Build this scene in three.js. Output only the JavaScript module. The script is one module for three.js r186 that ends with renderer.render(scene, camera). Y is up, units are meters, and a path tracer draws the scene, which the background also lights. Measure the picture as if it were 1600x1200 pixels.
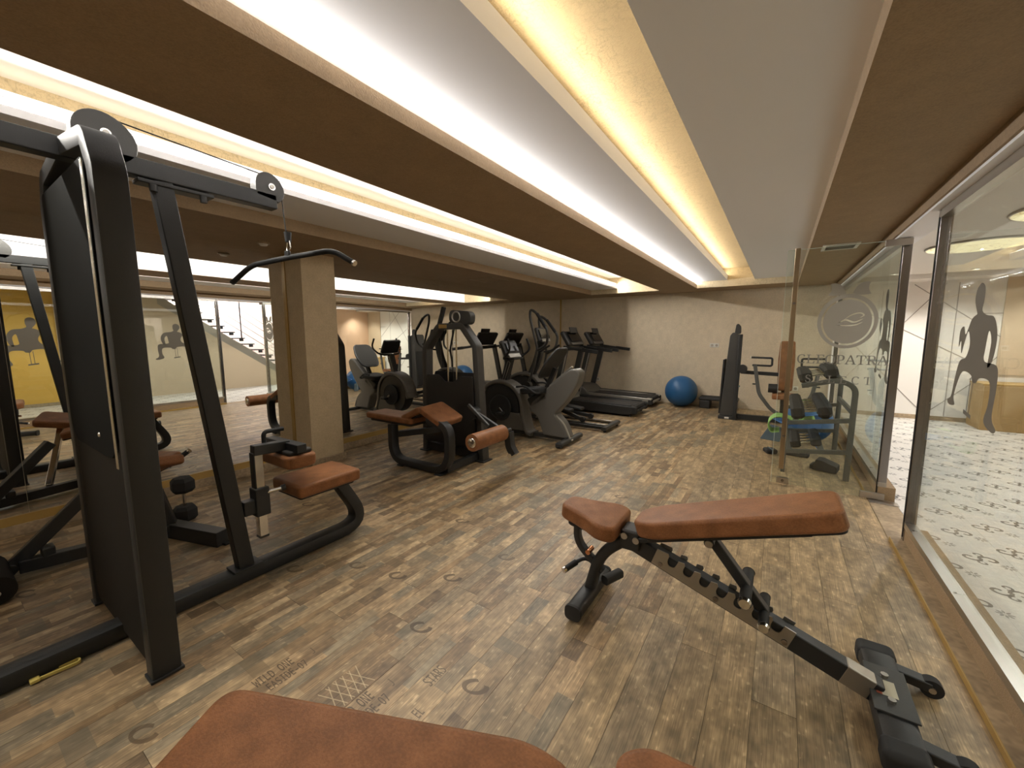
import * as THREE from 'three';
import { RoundedBoxGeometry } from 'three/addons/geometries/RoundedBoxGeometry.js';
import { RectAreaLightUniformsLib } from 'three/addons/lights/RectAreaLightUniformsLib.js';
import { mergeGeometries, toCreasedNormals } from 'three/addons/utils/BufferGeometryUtils.js';
import { FontLoader } from 'three/addons/loaders/FontLoader.js';
import { TextGeometry } from 'three/addons/geometries/TextGeometry.js';

// ---------------------------------------------------------------- camera, light, exposure
const scene = new THREE.Scene();
scene.background = new THREE.Color(0x000000);
const renderer = new THREE.WebGLRenderer({ antialias: true });
renderer.toneMapping = THREE.LinearToneMapping;
renderer.toneMappingExposure = 9.2;
renderer.shadowMap.enabled = true;
RectAreaLightUniformsLib.init();
const camera = new THREE.PerspectiveCamera(87.48, 4 / 3, 0.05, 60);
{
  const m = new THREE.Matrix4().makeBasis(
    new THREE.Vector3(0.83272, -0.0026, -0.55369), new THREE.Vector3(-0.0635, 0.99294, -0.10017), new THREE.Vector3(0.55005, 0.11857, 0.82667));
  camera.quaternion.setFromRotationMatrix(m);
  camera.position.set(0, 1.5, 0);
  camera.updateMatrixWorld();
}
const LIGHT = {
  coolLed: { color: new THREE.Color().setRGB(1, 0.99, 0.98), power: 10 },   // strips behind the white ceiling panels
  warmLed: { color: new THREE.Color().setRGB(1, 0.87, 0.66), power: 5.2 },    // strip under the gold coffer
  lipLed: { color: new THREE.Color().setRGB(1, 0.96, 0.88), power: 26 },     // strip in the lip of the side cove, facing the room
  lobbyLamp: { color: new THREE.Color().setRGB(0.95, 0.98, 1), power: 0.44 },
  lobbyPanel: { color: new THREE.Color().setRGB(0.93, 0.96, 1), power: 1.5 },
  spot: { color: new THREE.Color().setRGB(1, 0.95, 0.88), power: 0.8 },
};
function areaLight(color, power, w, h, pos, dir) {
  const l = new THREE.RectAreaLight(color, power, w, h);
  l.position.set(...pos); l.lookAt(pos[0] + dir[0], pos[1] + dir[1], pos[2] + dir[2]);
  scene.add(l); return l;
}

// ---------------------------------------------------------------- small tools
let seed = 7;
const rnd = () => { seed = (seed * 1664525 + 1013904223) >>> 0; return seed / 4294967296; };
const V = (x, y, z) => new THREE.Vector3(x, y, z);
const lin = (r, g, b) => new THREE.Color().setRGB(r, g, b);
function hash(x, y, s) { let h = (x * 374761393 + y * 668265263 + s * 974634777) | 0; h = Math.imul(h ^ (h >>> 13), 1274126177); return ((h ^ (h >>> 16)) >>> 0) / 4294967296; }
function vnoise(x, y, s, px = 0, py = 0) {   // value noise, periodic if px, py are set
  const xi = Math.floor(x), yi = Math.floor(y), fx = x - xi, fy = y - yi, u = fx * fx * (3 - 2 * fx), v = fy * fy * (3 - 2 * fy);
  const w = (a, p) => p ? ((a % p) + p) % p : a;
  const a = hash(w(xi, px), w(yi, py), s), b = hash(w(xi + 1, px), w(yi, py), s), c = hash(w(xi, px), w(yi + 1, py), s), d = hash(w(xi + 1, px), w(yi + 1, py), s);
  return a + (b - a) * u + (c - a) * v + (a - b - c + d) * u * v;
}
function dataTex(w, h, fn, srgb, rx = 1, ry = 1) {
  const d = new Uint8Array(w * h * 4);
  for (let y = 0; y < h; y++) for (let x = 0; x < w; x++) { const c = fn(x, y), i = (y * w + x) * 4; d[i] = c[0]; d[i + 1] = c[1]; d[i + 2] = c[2]; d[i + 3] = 255; }
  const t = new THREE.DataTexture(d, w, h); t.wrapS = t.wrapT = THREE.RepeatWrapping; t.magFilter = THREE.LinearFilter; t.minFilter = THREE.LinearFilter;
  if (srgb) t.colorSpace = THREE.SRGBColorSpace; t.repeat.set(rx, ry); t.needsUpdate = true; return t;
}
function canvasTex(w, h, draw) {
  const c = document.createElement('canvas'); c.width = w; c.height = h; draw(c.getContext('2d'), w, h);
  const t = new THREE.CanvasTexture(c); t.colorSpace = THREE.SRGBColorSpace; return t;
}

// ---------------------------------------------------------------- materials
// each texture covers one metre unless its repeat says otherwise; uv are metres
const paperTone = dataTex(1024, 1024, (x, y) => {
  const u = x / 1024, v = y / 1024;
  let n = vnoise(u * 220, v * 220, 1, 220, 220) * 0.5 + vnoise(u * 70 + v * 9, v * 70, 2, 0, 70) * 0.25 + vnoise(u * 12, v * 12, 3, 12, 12) * 0.25;
  const k = 222 + (n - 0.5) * 40; return [Math.min(255, k * 1.01), k, k * 0.985];
}, true);
const paperBump = dataTex(1024, 1024, (x, y) => {
  const u = x / 1024, v = y / 1024; const n = vnoise(u * 260, v * 260, 4, 260, 260) * 0.6 + vnoise(u * 90, v * 90, 5, 90, 90) * 0.4; const k = n * 255; return [k, k, k];
}, false);
// gold plaster paper of the coffer: crushed creases
const crushTone = dataTex(1024, 1024, (x, y) => {
  const u = x / 1024, v = y / 1024;
  const r1 = 1 - Math.abs(2 * vnoise(u * 26 + 2 * vnoise(u * 8, v * 8, 11, 8, 8), v * 26, 12) - 1), r2 = 1 - Math.abs(2 * vnoise(u * 60, v * 60 + 3 * vnoise(u * 14, v * 14, 13, 14, 14), 14) - 1);
  const big = vnoise(u * 5, v * 5, 15, 5, 5);
  const k = 234 - 30 * Math.pow(r1, 10) * big - 44 * Math.pow(r2, 9) * big - 30 * (vnoise(u * 200, v * 200, 16) > 0.8 ? 1 : 0) * big;
  return [k, k * 0.975, k * 0.93];
}, true);
const leatherBump = dataTex(512, 512, (x, y) => { const u = x / 512, v = y / 512; const k = 255 * (vnoise(u * 110, v * 110, 21, 110, 110) * 0.6 + vnoise(u * 220, v * 220, 22, 220, 220) * 0.4); return [k, k, k]; }, false, 4, 4);
const leatherTone = dataTex(512, 512, (x, y) => { const u = x / 512, v = y / 512; const k = 212 + 36 * (vnoise(u * 10, v * 10, 23, 10, 10) - 0.5) + 26 * (vnoise(u * 120, v * 120, 24, 120, 120) - 0.5); return [k, k, k]; }, true, 2, 2);
const coatBump = dataTex(256, 256, (x, y) => { const k = 255 * vnoise(x / 256 * 128, y / 256 * 128, 31, 128, 128); return [k, k, k]; }, false, 4, 4);
const beltBump = dataTex(256, 256, (x, y) => { const k = ((x >> 3) + (y >> 3)) % 2 ? 200 : 90; return [k, k, k]; }, false, 12, 12);
const meshTone = dataTex(128, 128, (x, y) => { const k = (x % 8 < 3 || y % 8 < 3) ? 60 : 22; return [k, k * 0.95, k * 0.85]; }, true, 16, 16);
const stoneTone = dataTex(512, 512, (x, y) => { const u = x / 512, v = y / 512; const k = 214 + 46 * (vnoise(u * 9, v * 9, 41, 9, 9) - 0.5) + 44 * (vnoise(u * 60, v * 60, 42, 60, 60) - 0.5); return [k, k * 0.97, k * 0.92]; }, true, 1, 1);

const std = (color, rough, metal = 0, extra = {}) => new THREE.MeshStandardMaterial({ color, roughness: rough, metalness: metal, ...extra });
const M = {
  paper: std(lin(0.42, 0.295, 0.17), 0.75, 0, { map: paperTone, bumpMap: paperBump, bumpScale: 0.0012 }),
  pillarPaperLit: std(lin(0.70, 0.56, 0.36), 0.75, 0, { map: paperTone, bumpMap: paperBump, bumpScale: 0.0012 }),  // soffit paper in a lighter copy; light on the pillar put into the colour
  wallPaper: std(lin(0.82, 0.71, 0.54), 0.8, 0, { map: paperTone, bumpMap: paperBump, bumpScale: 0.0008 }),
  crush: std(lin(0.78, 0.67, 0.47), 0.7, 0, { map: crushTone, bumpMap: paperBump, bumpScale: 0.0015 }),
  white: std(lin(0.83, 0.82, 0.83), 0.85),
  gold: std(lin(0.42, 0.27, 0.08), 0.42, 0.25),
  skirting: std(lin(0.50, 0.40, 0.28), 0.55, 0, { map: stoneTone }),
  subfloor: std(lin(0.05, 0.04, 0.03), 0.9),
  black: std(lin(0.017, 0.0175, 0.0175), 0.48, 0, { bumpMap: coatBump, bumpScale: 0.0002 }),
  charcoal: std(lin(0.04, 0.039, 0.036), 0.45, 0, { bumpMap: coatBump, bumpScale: 0.0002 }),
  shroud: new THREE.MeshPhysicalMaterial({ color: lin(0.020, 0.017, 0.013), roughness: 0.8, specularIntensity: 0.3 }),
  plastic: std(lin(0.02, 0.02, 0.02), 0.4),
  rubber: std(lin(0.016, 0.016, 0.016), 0.75),
  greyShell: std(lin(0.13, 0.122, 0.108), 0.42, 0.15),
  silver: std(lin(0.42, 0.40, 0.36), 0.38, 0.6),
  chrome: std(lin(0.72, 0.70, 0.66), 0.16, 1),
  steel: std(lin(0.46, 0.43, 0.39), 0.3, 1),
  darkSteel: std(lin(0.30, 0.28, 0.27), 0.24, 1),
  bronze: std(lin(0.36, 0.29, 0.20), 0.28, 1),
  zinc: std(lin(0.36, 0.33, 0.28), 0.4, 0.8),
  rackGrey: std(lin(0.10, 0.10, 0.092), 0.45, 0.2),
  leather: new THREE.MeshPhysicalMaterial({ color: lin(0.37, 0.16, 0.068), roughness: 0.42, specularIntensity: 0.32, map: leatherTone, bumpMap: leatherBump, bumpScale: 0.0006 }),
  piping: std(lin(0.20, 0.06, 0.02), 0.55),
  ply: std(lin(0.02, 0.017, 0.014), 0.7),
  belt: std(lin(0.028, 0.025, 0.023), 0.7, 0, { bumpMap: beltBump, bumpScale: 0.0004 }),
  mesh: std(lin(0.9, 0.9, 0.9), 0.8, 0, { map: meshTone }),
  screen: std(lin(0.012, 0.012, 0.014), 0.12),
  keypad: std(lin(0.5, 0.5, 0.46), 0.35, 0.3),
  blueBall: std(lin(0.018, 0.10, 0.25), 0.42),
  blueMat: std(lin(0.09, 0.22, 0.55), 0.75),
  greyMat: std(lin(0.10, 0.14, 0.17), 0.8),
  greenMat: std(lin(0.28, 0.50, 0.14), 0.7),
  red: std(lin(0.45, 0.03, 0.05), 0.5),
  yellow: std(lin(0.60, 0.47, 0.12), 0.6),
  whitePlastic: std(lin(0.70, 0.68, 0.62), 0.4),
  mirror: std(lin(0.92, 0.92, 0.90), 0.0, 1),
  glass: new THREE.MeshPhysicalMaterial({ color: lin(0.95, 0.98, 0.96), roughness: 0, metalness: 0, transmission: 1, thickness: 0, ior: 1.5 }),
  glassEdge: std(lin(0.62, 0.72, 0.66), 0.25),
  frost: new THREE.MeshPhysicalMaterial({ color: lin(0.54, 0.52, 0.47), roughness: 0.7, transmission: 0.5, thickness: 0 }),
  letterFilm: new THREE.MeshPhysicalMaterial({ color: lin(0.28, 0.27, 0.24), roughness: 0.8, transmission: 0.3, thickness: 0 }),
  film: new THREE.MeshPhysicalMaterial({ color: lin(0.17, 0.155, 0.13), roughness: 0.95, transmission: 0.15, thickness: 0, specularIntensity: 0.2 }),
  lobbyWhite: std(lin(0.78, 0.75, 0.70), 0.8),
  lobbyTan: std(lin(0.55, 0.44, 0.31), 0.8),
  lobbyYellow: std(lin(0.62, 0.37, 0.07), 0.75),
  lobbyPeach: std(lin(0.70, 0.47, 0.32), 0.8),
  lobbyPink: std(lin(0.80, 0.66, 0.60), 0.8),
  lobbyLine: std(lin(0.30, 0.27, 0.24), 0.6),
  deskTan: std(lin(0.42, 0.27, 0.11), 0.5),
  ledCool: std(lin(0.9, 0.9, 0.85), 0.5, 0, { emissive: lin(1, 0.95, 0.86), emissiveIntensity: 0.8 }),
  ledLip: std(lin(0.9, 0.9, 0.86), 0.5, 0, { emissive: lin(1, 0.96, 0.88), emissiveIntensity: 0.15 }),
  ledWarm: std(lin(0.9, 0.85, 0.7), 0.5, 0, { emissive: lin(1, 0.8, 0.48), emissiveIntensity: 0.6 }),
};

// ---------------------------------------------------------------- geometry tools
function uvMetres(g) {   // box projection, one unit of uv per metre
  if (g.index) g = g.toNonIndexed();
  const p = g.attributes.position, n = p.count, uv = new Float32Array(n * 2), a = V(), b = V(), c = V();
  for (let i = 0; i < n; i += 3) {
    a.fromBufferAttribute(p, i); b.fromBufferAttribute(p, i + 1); c.fromBufferAttribute(p, i + 2);
    const nn = b.clone().sub(a).cross(c.clone().sub(a)), ax = Math.abs(nn.x), ay = Math.abs(nn.y), az = Math.abs(nn.z);
    [a, b, c].forEach((q, k) => { const [u, v] = ay >= ax && ay >= az ? [q.x, q.z] : ax >= az ? [q.z, q.y] : [q.x, q.y]; uv[(i + k) * 2] = u; uv[(i + k) * 2 + 1] = v; });
  }
  g.setAttribute('uv', new THREE.BufferAttribute(uv, 2)); return g;
}
const clean = g => { g = g.index ? g.toNonIndexed() : g; for (const k of Object.keys(g.attributes)) if (!['position', 'normal', 'uv'].includes(k)) g.deleteAttribute(k); if (!g.attributes.uv) g.setAttribute('uv', new THREE.BufferAttribute(new Float32Array(g.attributes.position.count * 2), 2)); return g; };
const join = (...gs) => mergeGeometries(gs.flat().map(clean), false);
const boxAt = (x0, x1, y0, y1, z0, z1) => { const g = new THREE.BoxGeometry(Math.abs(x1 - x0), Math.abs(y1 - y0), Math.abs(z1 - z0)); g.translate((x0 + x1) / 2, (y0 + y1) / 2, (z0 + z1) / 2); return g; };
function rbox(w, h, d, r, x = 0, y = 0, z = 0, rx = 0, ry = 0, rz = 0) {
  const g = new RoundedBoxGeometry(w, h, d, 2, Math.min(r, w / 2.01, h / 2.01, d / 2.01));
  g.applyMatrix4(new THREE.Matrix4().compose(V(x, y, z), new THREE.Quaternion().setFromEuler(new THREE.Euler(rx, ry, rz)), V(1, 1, 1))); return g;
}
function frameFrom(dir, up) {
  const t = dir.clone().normalize(); let s = new THREE.Vector3().crossVectors(up, t);
  if (s.lengthSq() < 1e-6) s = new THREE.Vector3().crossVectors(V(1, 0, 0.01), t);
  s.normalize(); const u = new THREE.Vector3().crossVectors(t, s); return [t, s, u];
}
function bar(p0, p1, w, h, up = [0, 1, 0], r = 0.006) {   // box tube from p0 to p1; h along up, w across
  const a = V(...p0), b = V(...p1), d = b.clone().sub(a), L = d.length(), [t, s, u] = frameFrom(d, V(...up));
  const g = new RoundedBoxGeometry(w, h, L, 2, Math.min(r, w / 2.01, h / 2.01));
  g.applyMatrix4(new THREE.Matrix4().makeBasis(s, u, t).setPosition(a.add(b).multiplyScalar(0.5))); return g;
}
function rod(p0, p1, r, seg = 16, r2 = r) {
  const a = V(...p0), b = V(...p1), d = b.clone().sub(a), L = d.length(), g = new THREE.CylinderGeometry(r2, r, L, seg);
  g.applyQuaternion(new THREE.Quaternion().setFromUnitVectors(V(0, 1, 0), d.normalize())); g.translate((p0[0] + p1[0]) / 2, (p0[1] + p1[1]) / 2, (p0[2] + p1[2]) / 2); return g;
}
function fillet(pts, r) {
  const P = pts.map(p => V(...p)), out = [P[0]];
  for (let i = 1; i < P.length - 1; i++) {
    const a = P[i - 1], b = P[i], c = P[i + 1], d1 = a.clone().sub(b), d2 = c.clone().sub(b);
    const k = Math.min(Array.isArray(r) ? r[i - 1] : r, d1.length() * 0.49, d2.length() * 0.49), s = b.clone().add(d1.normalize().multiplyScalar(k)), e = b.clone().add(d2.normalize().multiplyScalar(k));
    for (let j = 0; j <= 8; j++) { const t = j / 8; out.push(s.clone().multiplyScalar((1 - t) * (1 - t)).add(b.clone().multiplyScalar(2 * t * (1 - t))).add(e.clone().multiplyScalar(t * t))); }
  }
  out.push(P[P.length - 1]); return out;
}
function sweep(pts, profile, side) {   // profile: [[u along side, v across]...]; side: a vector that stays across the path
  const n = pts.length, m = profile.length, pos = [], S = V(...side).normalize(), ring = [];
  for (let i = 0; i < n; i++) {
    const t = pts[Math.min(i + 1, n - 1)].clone().sub(pts[Math.max(i - 1, 0)]).normalize();
    const s = S.clone().addScaledVector(t, -S.dot(t)).normalize(), u = new THREE.Vector3().crossVectors(t, s);
    let k = 1; if (i && i < n - 1) { const a = pts[i].clone().sub(pts[i - 1]).normalize(), c = Math.max(0.5, a.dot(t)); k = 1 / c; }
    ring.push(profile.map(([pu, pv]) => pts[i].clone().addScaledVector(s, pu).addScaledVector(u, pv * k)));
  }
  const tri = (a, b, c) => pos.push(a.x, a.y, a.z, b.x, b.y, b.z, c.x, c.y, c.z);
  for (let i = 0; i < n - 1; i++) for (let j = 0; j < m; j++) { const k = (j + 1) % m; tri(ring[i][j], ring[i][k], ring[i + 1][j]); tri(ring[i][k], ring[i + 1][k], ring[i + 1][j]); }
  for (let j = 1; j < m - 1; j++) { tri(ring[0][0], ring[0][j + 1], ring[0][j]); tri(ring[n - 1][0], ring[n - 1][j], ring[n - 1][j + 1]); }
  const g = new THREE.BufferGeometry(); g.setAttribute('position', new THREE.Float32BufferAttribute(pos, 3));
  g.computeVertexNormals(); return toCreasedNormals(g, 0.7);
}
const rectProfile = (w, h, r = 0.008) => { const o = []; for (const [sx, sy, a0] of [[1, 1, 0], [-1, 1, 1], [-1, -1, 2], [1, -1, 3]]) for (let k = 0; k <= 2; k++) { const a = (a0 + k / 2) * Math.PI / 2; o.push([sx * (w / 2 - r) + r * Math.cos(a), sy * (h / 2 - r) + r * Math.sin(a)]); } return o; };
const ovalProfile = (w, h, n = 20) => Array.from({ length: n }, (_, i) => { const a = i / n * Math.PI * 2, c = Math.cos(a), s = Math.sin(a); return [Math.sign(c) * Math.pow(Math.abs(c), 0.6) * w / 2, Math.sign(s) * Math.pow(Math.abs(s), 0.6) * h / 2]; });
const roundProfile = (r, n = 12) => Array.from({ length: n }, (_, i) => [r * Math.cos(i / n * 2 * Math.PI), r * Math.sin(i / n * 2 * Math.PI)]);
const pipe = (pts, r, f = 0.05, side = [0.31, 0.52, 0.79]) => sweep(fillet(pts, f), roundProfile(r), side);
const boxPipe = (pts, w, h, f, side) => sweep(fillet(pts, f), rectProfile(w, h), side);
function roundShape(pts, r) {   // closed polygon with rounded corners
  const s = new THREE.Shape(), n = pts.length;
  for (let i = 0; i < n; i++) {
    const a = pts[(i + n - 1) % n], b = pts[i], c = pts[(i + 1) % n], k = Array.isArray(r) ? r[i] : r;
    const l1 = Math.hypot(a[0] - b[0], a[1] - b[1]), l2 = Math.hypot(c[0] - b[0], c[1] - b[1]), q = Math.min(k, l1 * 0.49, l2 * 0.49);
    const p = [b[0] + (a[0] - b[0]) / l1 * q, b[1] + (a[1] - b[1]) / l1 * q], e = [b[0] + (c[0] - b[0]) / l2 * q, b[1] + (c[1] - b[1]) / l2 * q];
    i ? s.lineTo(...p) : s.moveTo(...p); s.quadraticCurveTo(b[0], b[1], e[0], e[1]);
  }
  s.closePath(); return s;
}
function slab(shape, t, bevel = 0.004, seg = 3) {   // outline in xy, thickness t centred on z
  const g = new THREE.ExtrudeGeometry(shape, { depth: Math.max(0.0004, t - 2 * bevel), bevelEnabled: bevel > 0, bevelThickness: bevel, bevelSize: bevel, bevelOffset: -bevel, bevelSegments: seg, curveSegments: 10 });
  g.translate(0, 0, -(t - 2 * bevel) / 2); return g;
}
const flat = g => g.rotateX(-Math.PI / 2);   // outline lies down: x stays, y becomes -z, thickness along y
const moved = (g, x, y, z, rx = 0, ry = 0, rz = 0) => g.applyMatrix4(new THREE.Matrix4().compose(V(x, y, z), new THREE.Quaternion().setFromEuler(new THREE.Euler(rx, ry, rz)), V(1, 1, 1)));
const rectPts = (w, h) => [[-w / 2, -h / 2], [w / 2, -h / 2], [w / 2, h / 2], [-w / 2, h / 2]];
const padGeo = (w, l, t, r = 0.04) => flat(slab(roundShape(rectPts(l, w), r), t, Math.min(0.022, t * 0.42), 5));   // l along x, w along z
const disc = (r, t, seg = 32) => new THREE.CylinderGeometry(r, r, t, seg);

// ---------------------------------------------------------------- object tools
const taken = {};
function numbered(name) { const n = taken[name] = (taken[name] ?? -1) + 1; return n ? `${name}_${String(n).padStart(3, '0')}` : name; }
function thing(name, label, category, pos = [0, 0, 0], group) {
  const o = new THREE.Group(); o.name = numbered(name); o.position.set(...pos); o.userData = { label, category }; if (group) o.userData.group = group;
  scene.add(o); o.userData.base = undefined; delete o.userData.base; return o;
}
function mk(name, geos, mat) {
  let g = Array.isArray(geos) ? join(geos) : geos;
  if (mat.map || mat.bumpMap) g = uvMetres(g);
  const m = new THREE.Mesh(g, mat); m.name = name; m.castShadow = m.receiveShadow = true; return m;
}
// a part given in world coordinates, hung under an unturned thing
function part(o, name, geos, mat, label) {
  const m = mk(name, geos, mat); let p = o; let off = V(0, 0, 0);
  while (p && p !== scene) { off.add(p.position); p = p.parent; }
  m.geometry.translate(-off.x, -off.y, -off.z); o.add(m); if (label) m.userData.label = label; return m;
}
function lpart(o, name, geos, mat, label) { const m = mk(name, geos, mat); o.add(m); if (label) m.userData.label = label; return m; }   // local coordinates
function single(name, geos, mat, label, category, group) { const m = mk(numbered(name), geos, mat); m.userData = { label, category }; if (group) m.userData.group = group; scene.add(m); return m; }
function struct(name) { const o = new THREE.Group(); o.name = name; o.userData = { kind: 'structure' }; scene.add(o); return o; }
const bolt = (p, dir, r = 0.009, t = 0.008) => { const a = V(...dir).normalize().multiplyScalar(t); return rod(p, [p[0] + a.x, p[1] + a.y, p[2] + a.z], r, 8, r * 0.8); };

// ---------------------------------------------------------------- floor: printed vinyl planks laid along the room
const X0 = -4.75, X1 = 0.76, ZB = -9.42, ZF = 4.0, SOF = 2.42, ZE = -8.7;
const NV = 16, RH = 128, PW = (X1 - X0) / 36, PL = 1.22;
const plankTex = canvasTex(2048, 2048, (ctx, W, H) => {   // rows 0-10: patchwork print, rows 11-15: calm wide boards
  const img = ctx.createImageData(W, H), d = img.data;
  const pal = [[176, 153, 124], [150, 127, 100], [193, 172, 143], [152, 141, 123], [168, 143, 112], [184, 162, 132], [162, 146, 123], [140, 119, 94]];
  const calm = [[172, 151, 122], [164, 146, 121], [178, 158, 130], [166, 150, 128]];
  for (let r = 0; r < NV; r++) {
    const busy = r < 11, cuts = !busy ? [0, 128] : r % 2 ? [0, 64, 128] : [0, 44, 90, 128];
    for (let k = 0; k < cuts.length - 1; k++) {
      let a = -300 * hash(r, k, 60), n = 0;
      while (a < W) {
        const L = busy ? 190 + 520 * hash(r * 31 + n, k, 61) : 3000, P = busy ? pal : calm, c = P[Math.floor(hash(r * 17 + n, k, 62) * P.length)], g = 0.92 + 0.16 * hash(r + n * 7, k, 63), b = a + L;
        for (let yy = cuts[k]; yy < cuts[k + 1]; yy++) {
          const y = r * RH + yy, edge = busy && (yy - cuts[k] < 2) ? 0.86 : 1;
          for (let x = Math.max(0, Math.round(a)); x < Math.min(W, Math.round(b)); x++) {
            const st = vnoise(x / 210, y / 2.4, 71), fine = vnoise(x / 60, y / 1.2, 72), bl = vnoise(x / 120, y / 30, 73), cl = vnoise(x / 34, y / 14, 76), dry = vnoise(x / 130, y / 1.7, 77), wear = vnoise(x / 46, y / 6, 75), crk = vnoise(x / 240, y / 1.3, 78);
            let f = g * (0.86 + 0.15 * (st - 0.3) + 0.14 * (fine - 0.5) + (busy ? 0.18 : 0.26) * (bl - 0.5) + 0.14 * (cl - 0.5)) * edge * 0.95, q = 0;
            if (dry > 0.74 && bl > 0.42) q = (dry - 0.74) * 190 * bl;                 // dry-brushed pale paint
            if (wear > 0.76 && cl > 0.5) q += (wear - 0.76) * 170;
            if (crk < 0.13) f *= busy ? 0.80 : 0.88;                                    // dark grain cracks
            const i = (y * W + x) * 4; d[i] = c[0] * f + q; d[i + 1] = c[1] * f + q * 0.97; d[i + 2] = c[2] * f + q * 0.88; d[i + 3] = 255;
          }
        }
        a = b; n++;
      }
    }
  }
  ctx.putImageData(img, 0, 0);
  const word = (r, u, v, t, px, a, col = '46,36,24') => { ctx.fillStyle = `rgba(${col},${a})`; ctx.font = `bold ${px}px monospace`; ctx.fillText(t, u, r * RH + v); };
  word(0, 600, 52, 'WILD ONE', 58, 0.6); word(0, 640, 104, 'EASIDE-07', 54, 0.56); word(0, 1000, 70, 'J', 54, 0.4);
  word(3, 660, 58, 'STARS', 60, 0.55); word(3, 440, 112, 'EL', 52, 0.5);
  const ring = (r, x, y, rx, ry, a, col = '62,46,28') => { ctx.strokeStyle = `rgba(${col},${a})`; ctx.lineWidth = 20; ctx.beginPath(); ctx.ellipse(x, r * RH + y, rx, ry, 0.3, 0.5, 5.6); ctx.stroke(); };
  ring(5, 717, 64, 62, 34, 0.6); ring(9, 717, 60, 60, 34, 0.5); ring(7, 1434, 64, 60, 36, 0.6); ring(2, 1640, 64, 56, 34, 0.4, '215,196,160'); ring(6, 300, 64, 54, 34, 0.4);
  const lattice = (r, x0, n) => { ctx.strokeStyle = 'rgba(222,208,180,0.6)'; ctx.lineWidth = 6; for (let k = 0; k < n; k++) { ctx.beginPath(); ctx.moveTo(x0 + k * 56, r * RH + 8); ctx.lineTo(x0 + k * 56 + 80, r * RH + 120); ctx.moveTo(x0 + k * 56 + 80, r * RH + 8); ctx.lineTo(x0 + k * 56, r * RH + 120); ctx.stroke(); } };
  lattice(7, 560, 5);
  for (const [r, x, w, c] of [[4, 1200, 150, '96,94,84'], [8, 1500, 130, '92,78,58'], [10, 240, 170, '190,168,126'], [1, 500, 140, '100,96,84'], [5, 1100, 130, '96,94,86'], [9, 1300, 120, '104,90,70']]) { ctx.fillStyle = `rgba(${c},0.42)`; ctx.fillRect(x, r * RH + 4, w, RH - 8); }
});
plankTex.anisotropy = 8;
M.plank = [1.0, 0.95, 1.05].map(k => std(lin(k * 0.98, k * 0.91, k * 0.76), 0.45, 0, { map: plankTex }));
{
  const floor = struct('floor');
  part(floor, 'screed', boxAt(X0 - 0.15, X1, -0.12, -0.007, ZB - 0.15, ZF + 0.15), M.subfloor);
  const plank = (row, za, zb, u0, u1, variant, mat) => {   // za > zb; u grows towards the far wall
    const x0 = X0 + row * PW + 0.0007, x1 = X0 + (row + 1) * PW - 0.0007, g = boxAt(x0, x1, -0.007, (hash(row, Math.round(za * 50), 5) - 0.5) * 0.0006, za - 0.0008, zb + 0.0008);
    const p = g.attributes.position, uv = g.attributes.uv;
    for (let i = 0; i < p.count; i++) { const t = (za - p.getZ(i)) / (za - zb), v = (x1 - p.getX(i)) / (x1 - x0); uv.setXY(i, u0 + (u1 - u0) * t, 1 - (variant + 1) / NV + (0.02 + 0.96 * v) / NV); }
    const m = new THREE.Mesh(g, mat); m.name = 'plank'; m.castShadow = m.receiveShadow = true; floor.add(m);
  };
  // printed planks that can be read in the photograph: [row, z where the plank starts, variant]
  const fixed = { 22: [-0.42, 0], 19: [-0.33, 0], 23: [-0.71, 3], 21: [-0.48, 7], 20: [-1.32, 5], 16: [-1.08, 9], 17: [-1.95, 5] };
  for (let row = 0; row < 36; row++) {
    let z = 0.30 + 0.0, first = true, off = fixed[row] ? ((0.30 - fixed[row][0]) % PL) : hash(row, 3, 8) * PL; if (off < 0.06) off += PL;
    while (z > ZB + 0.01) {
      const L = first ? off : PL, zb = Math.max(z - L, ZB), u1 = first ? 1 : (z - zb) / PL, u0 = first ? Math.max(0, 1 - off / PL) : 0;
      const hv = hash(row, Math.round(z * 100), 9), calmRow = row > 27 || (row > 24 && hv > 0.5); let variant = calmRow ? 11 + Math.floor(hash(row, Math.round(z * 70), 19) * 5) : Math.floor(hv * 11); if ([0, 3, 7].includes(variant)) variant += 1;
      if (fixed[row] && Math.abs(z - fixed[row][0]) < 0.05) variant = fixed[row][1];
      plank(row, z, zb, u0, Math.min(1, u1), variant, M.plank[Math.floor(hash(row, Math.round(z * 90), 10) * 3)]);
      z = zb; first = false;
    }
  }
  part(floor, 'plank_border', boxAt(X0, X1, -0.007, -0.0004, 0.302, ZF), M.skirting);
}

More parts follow.
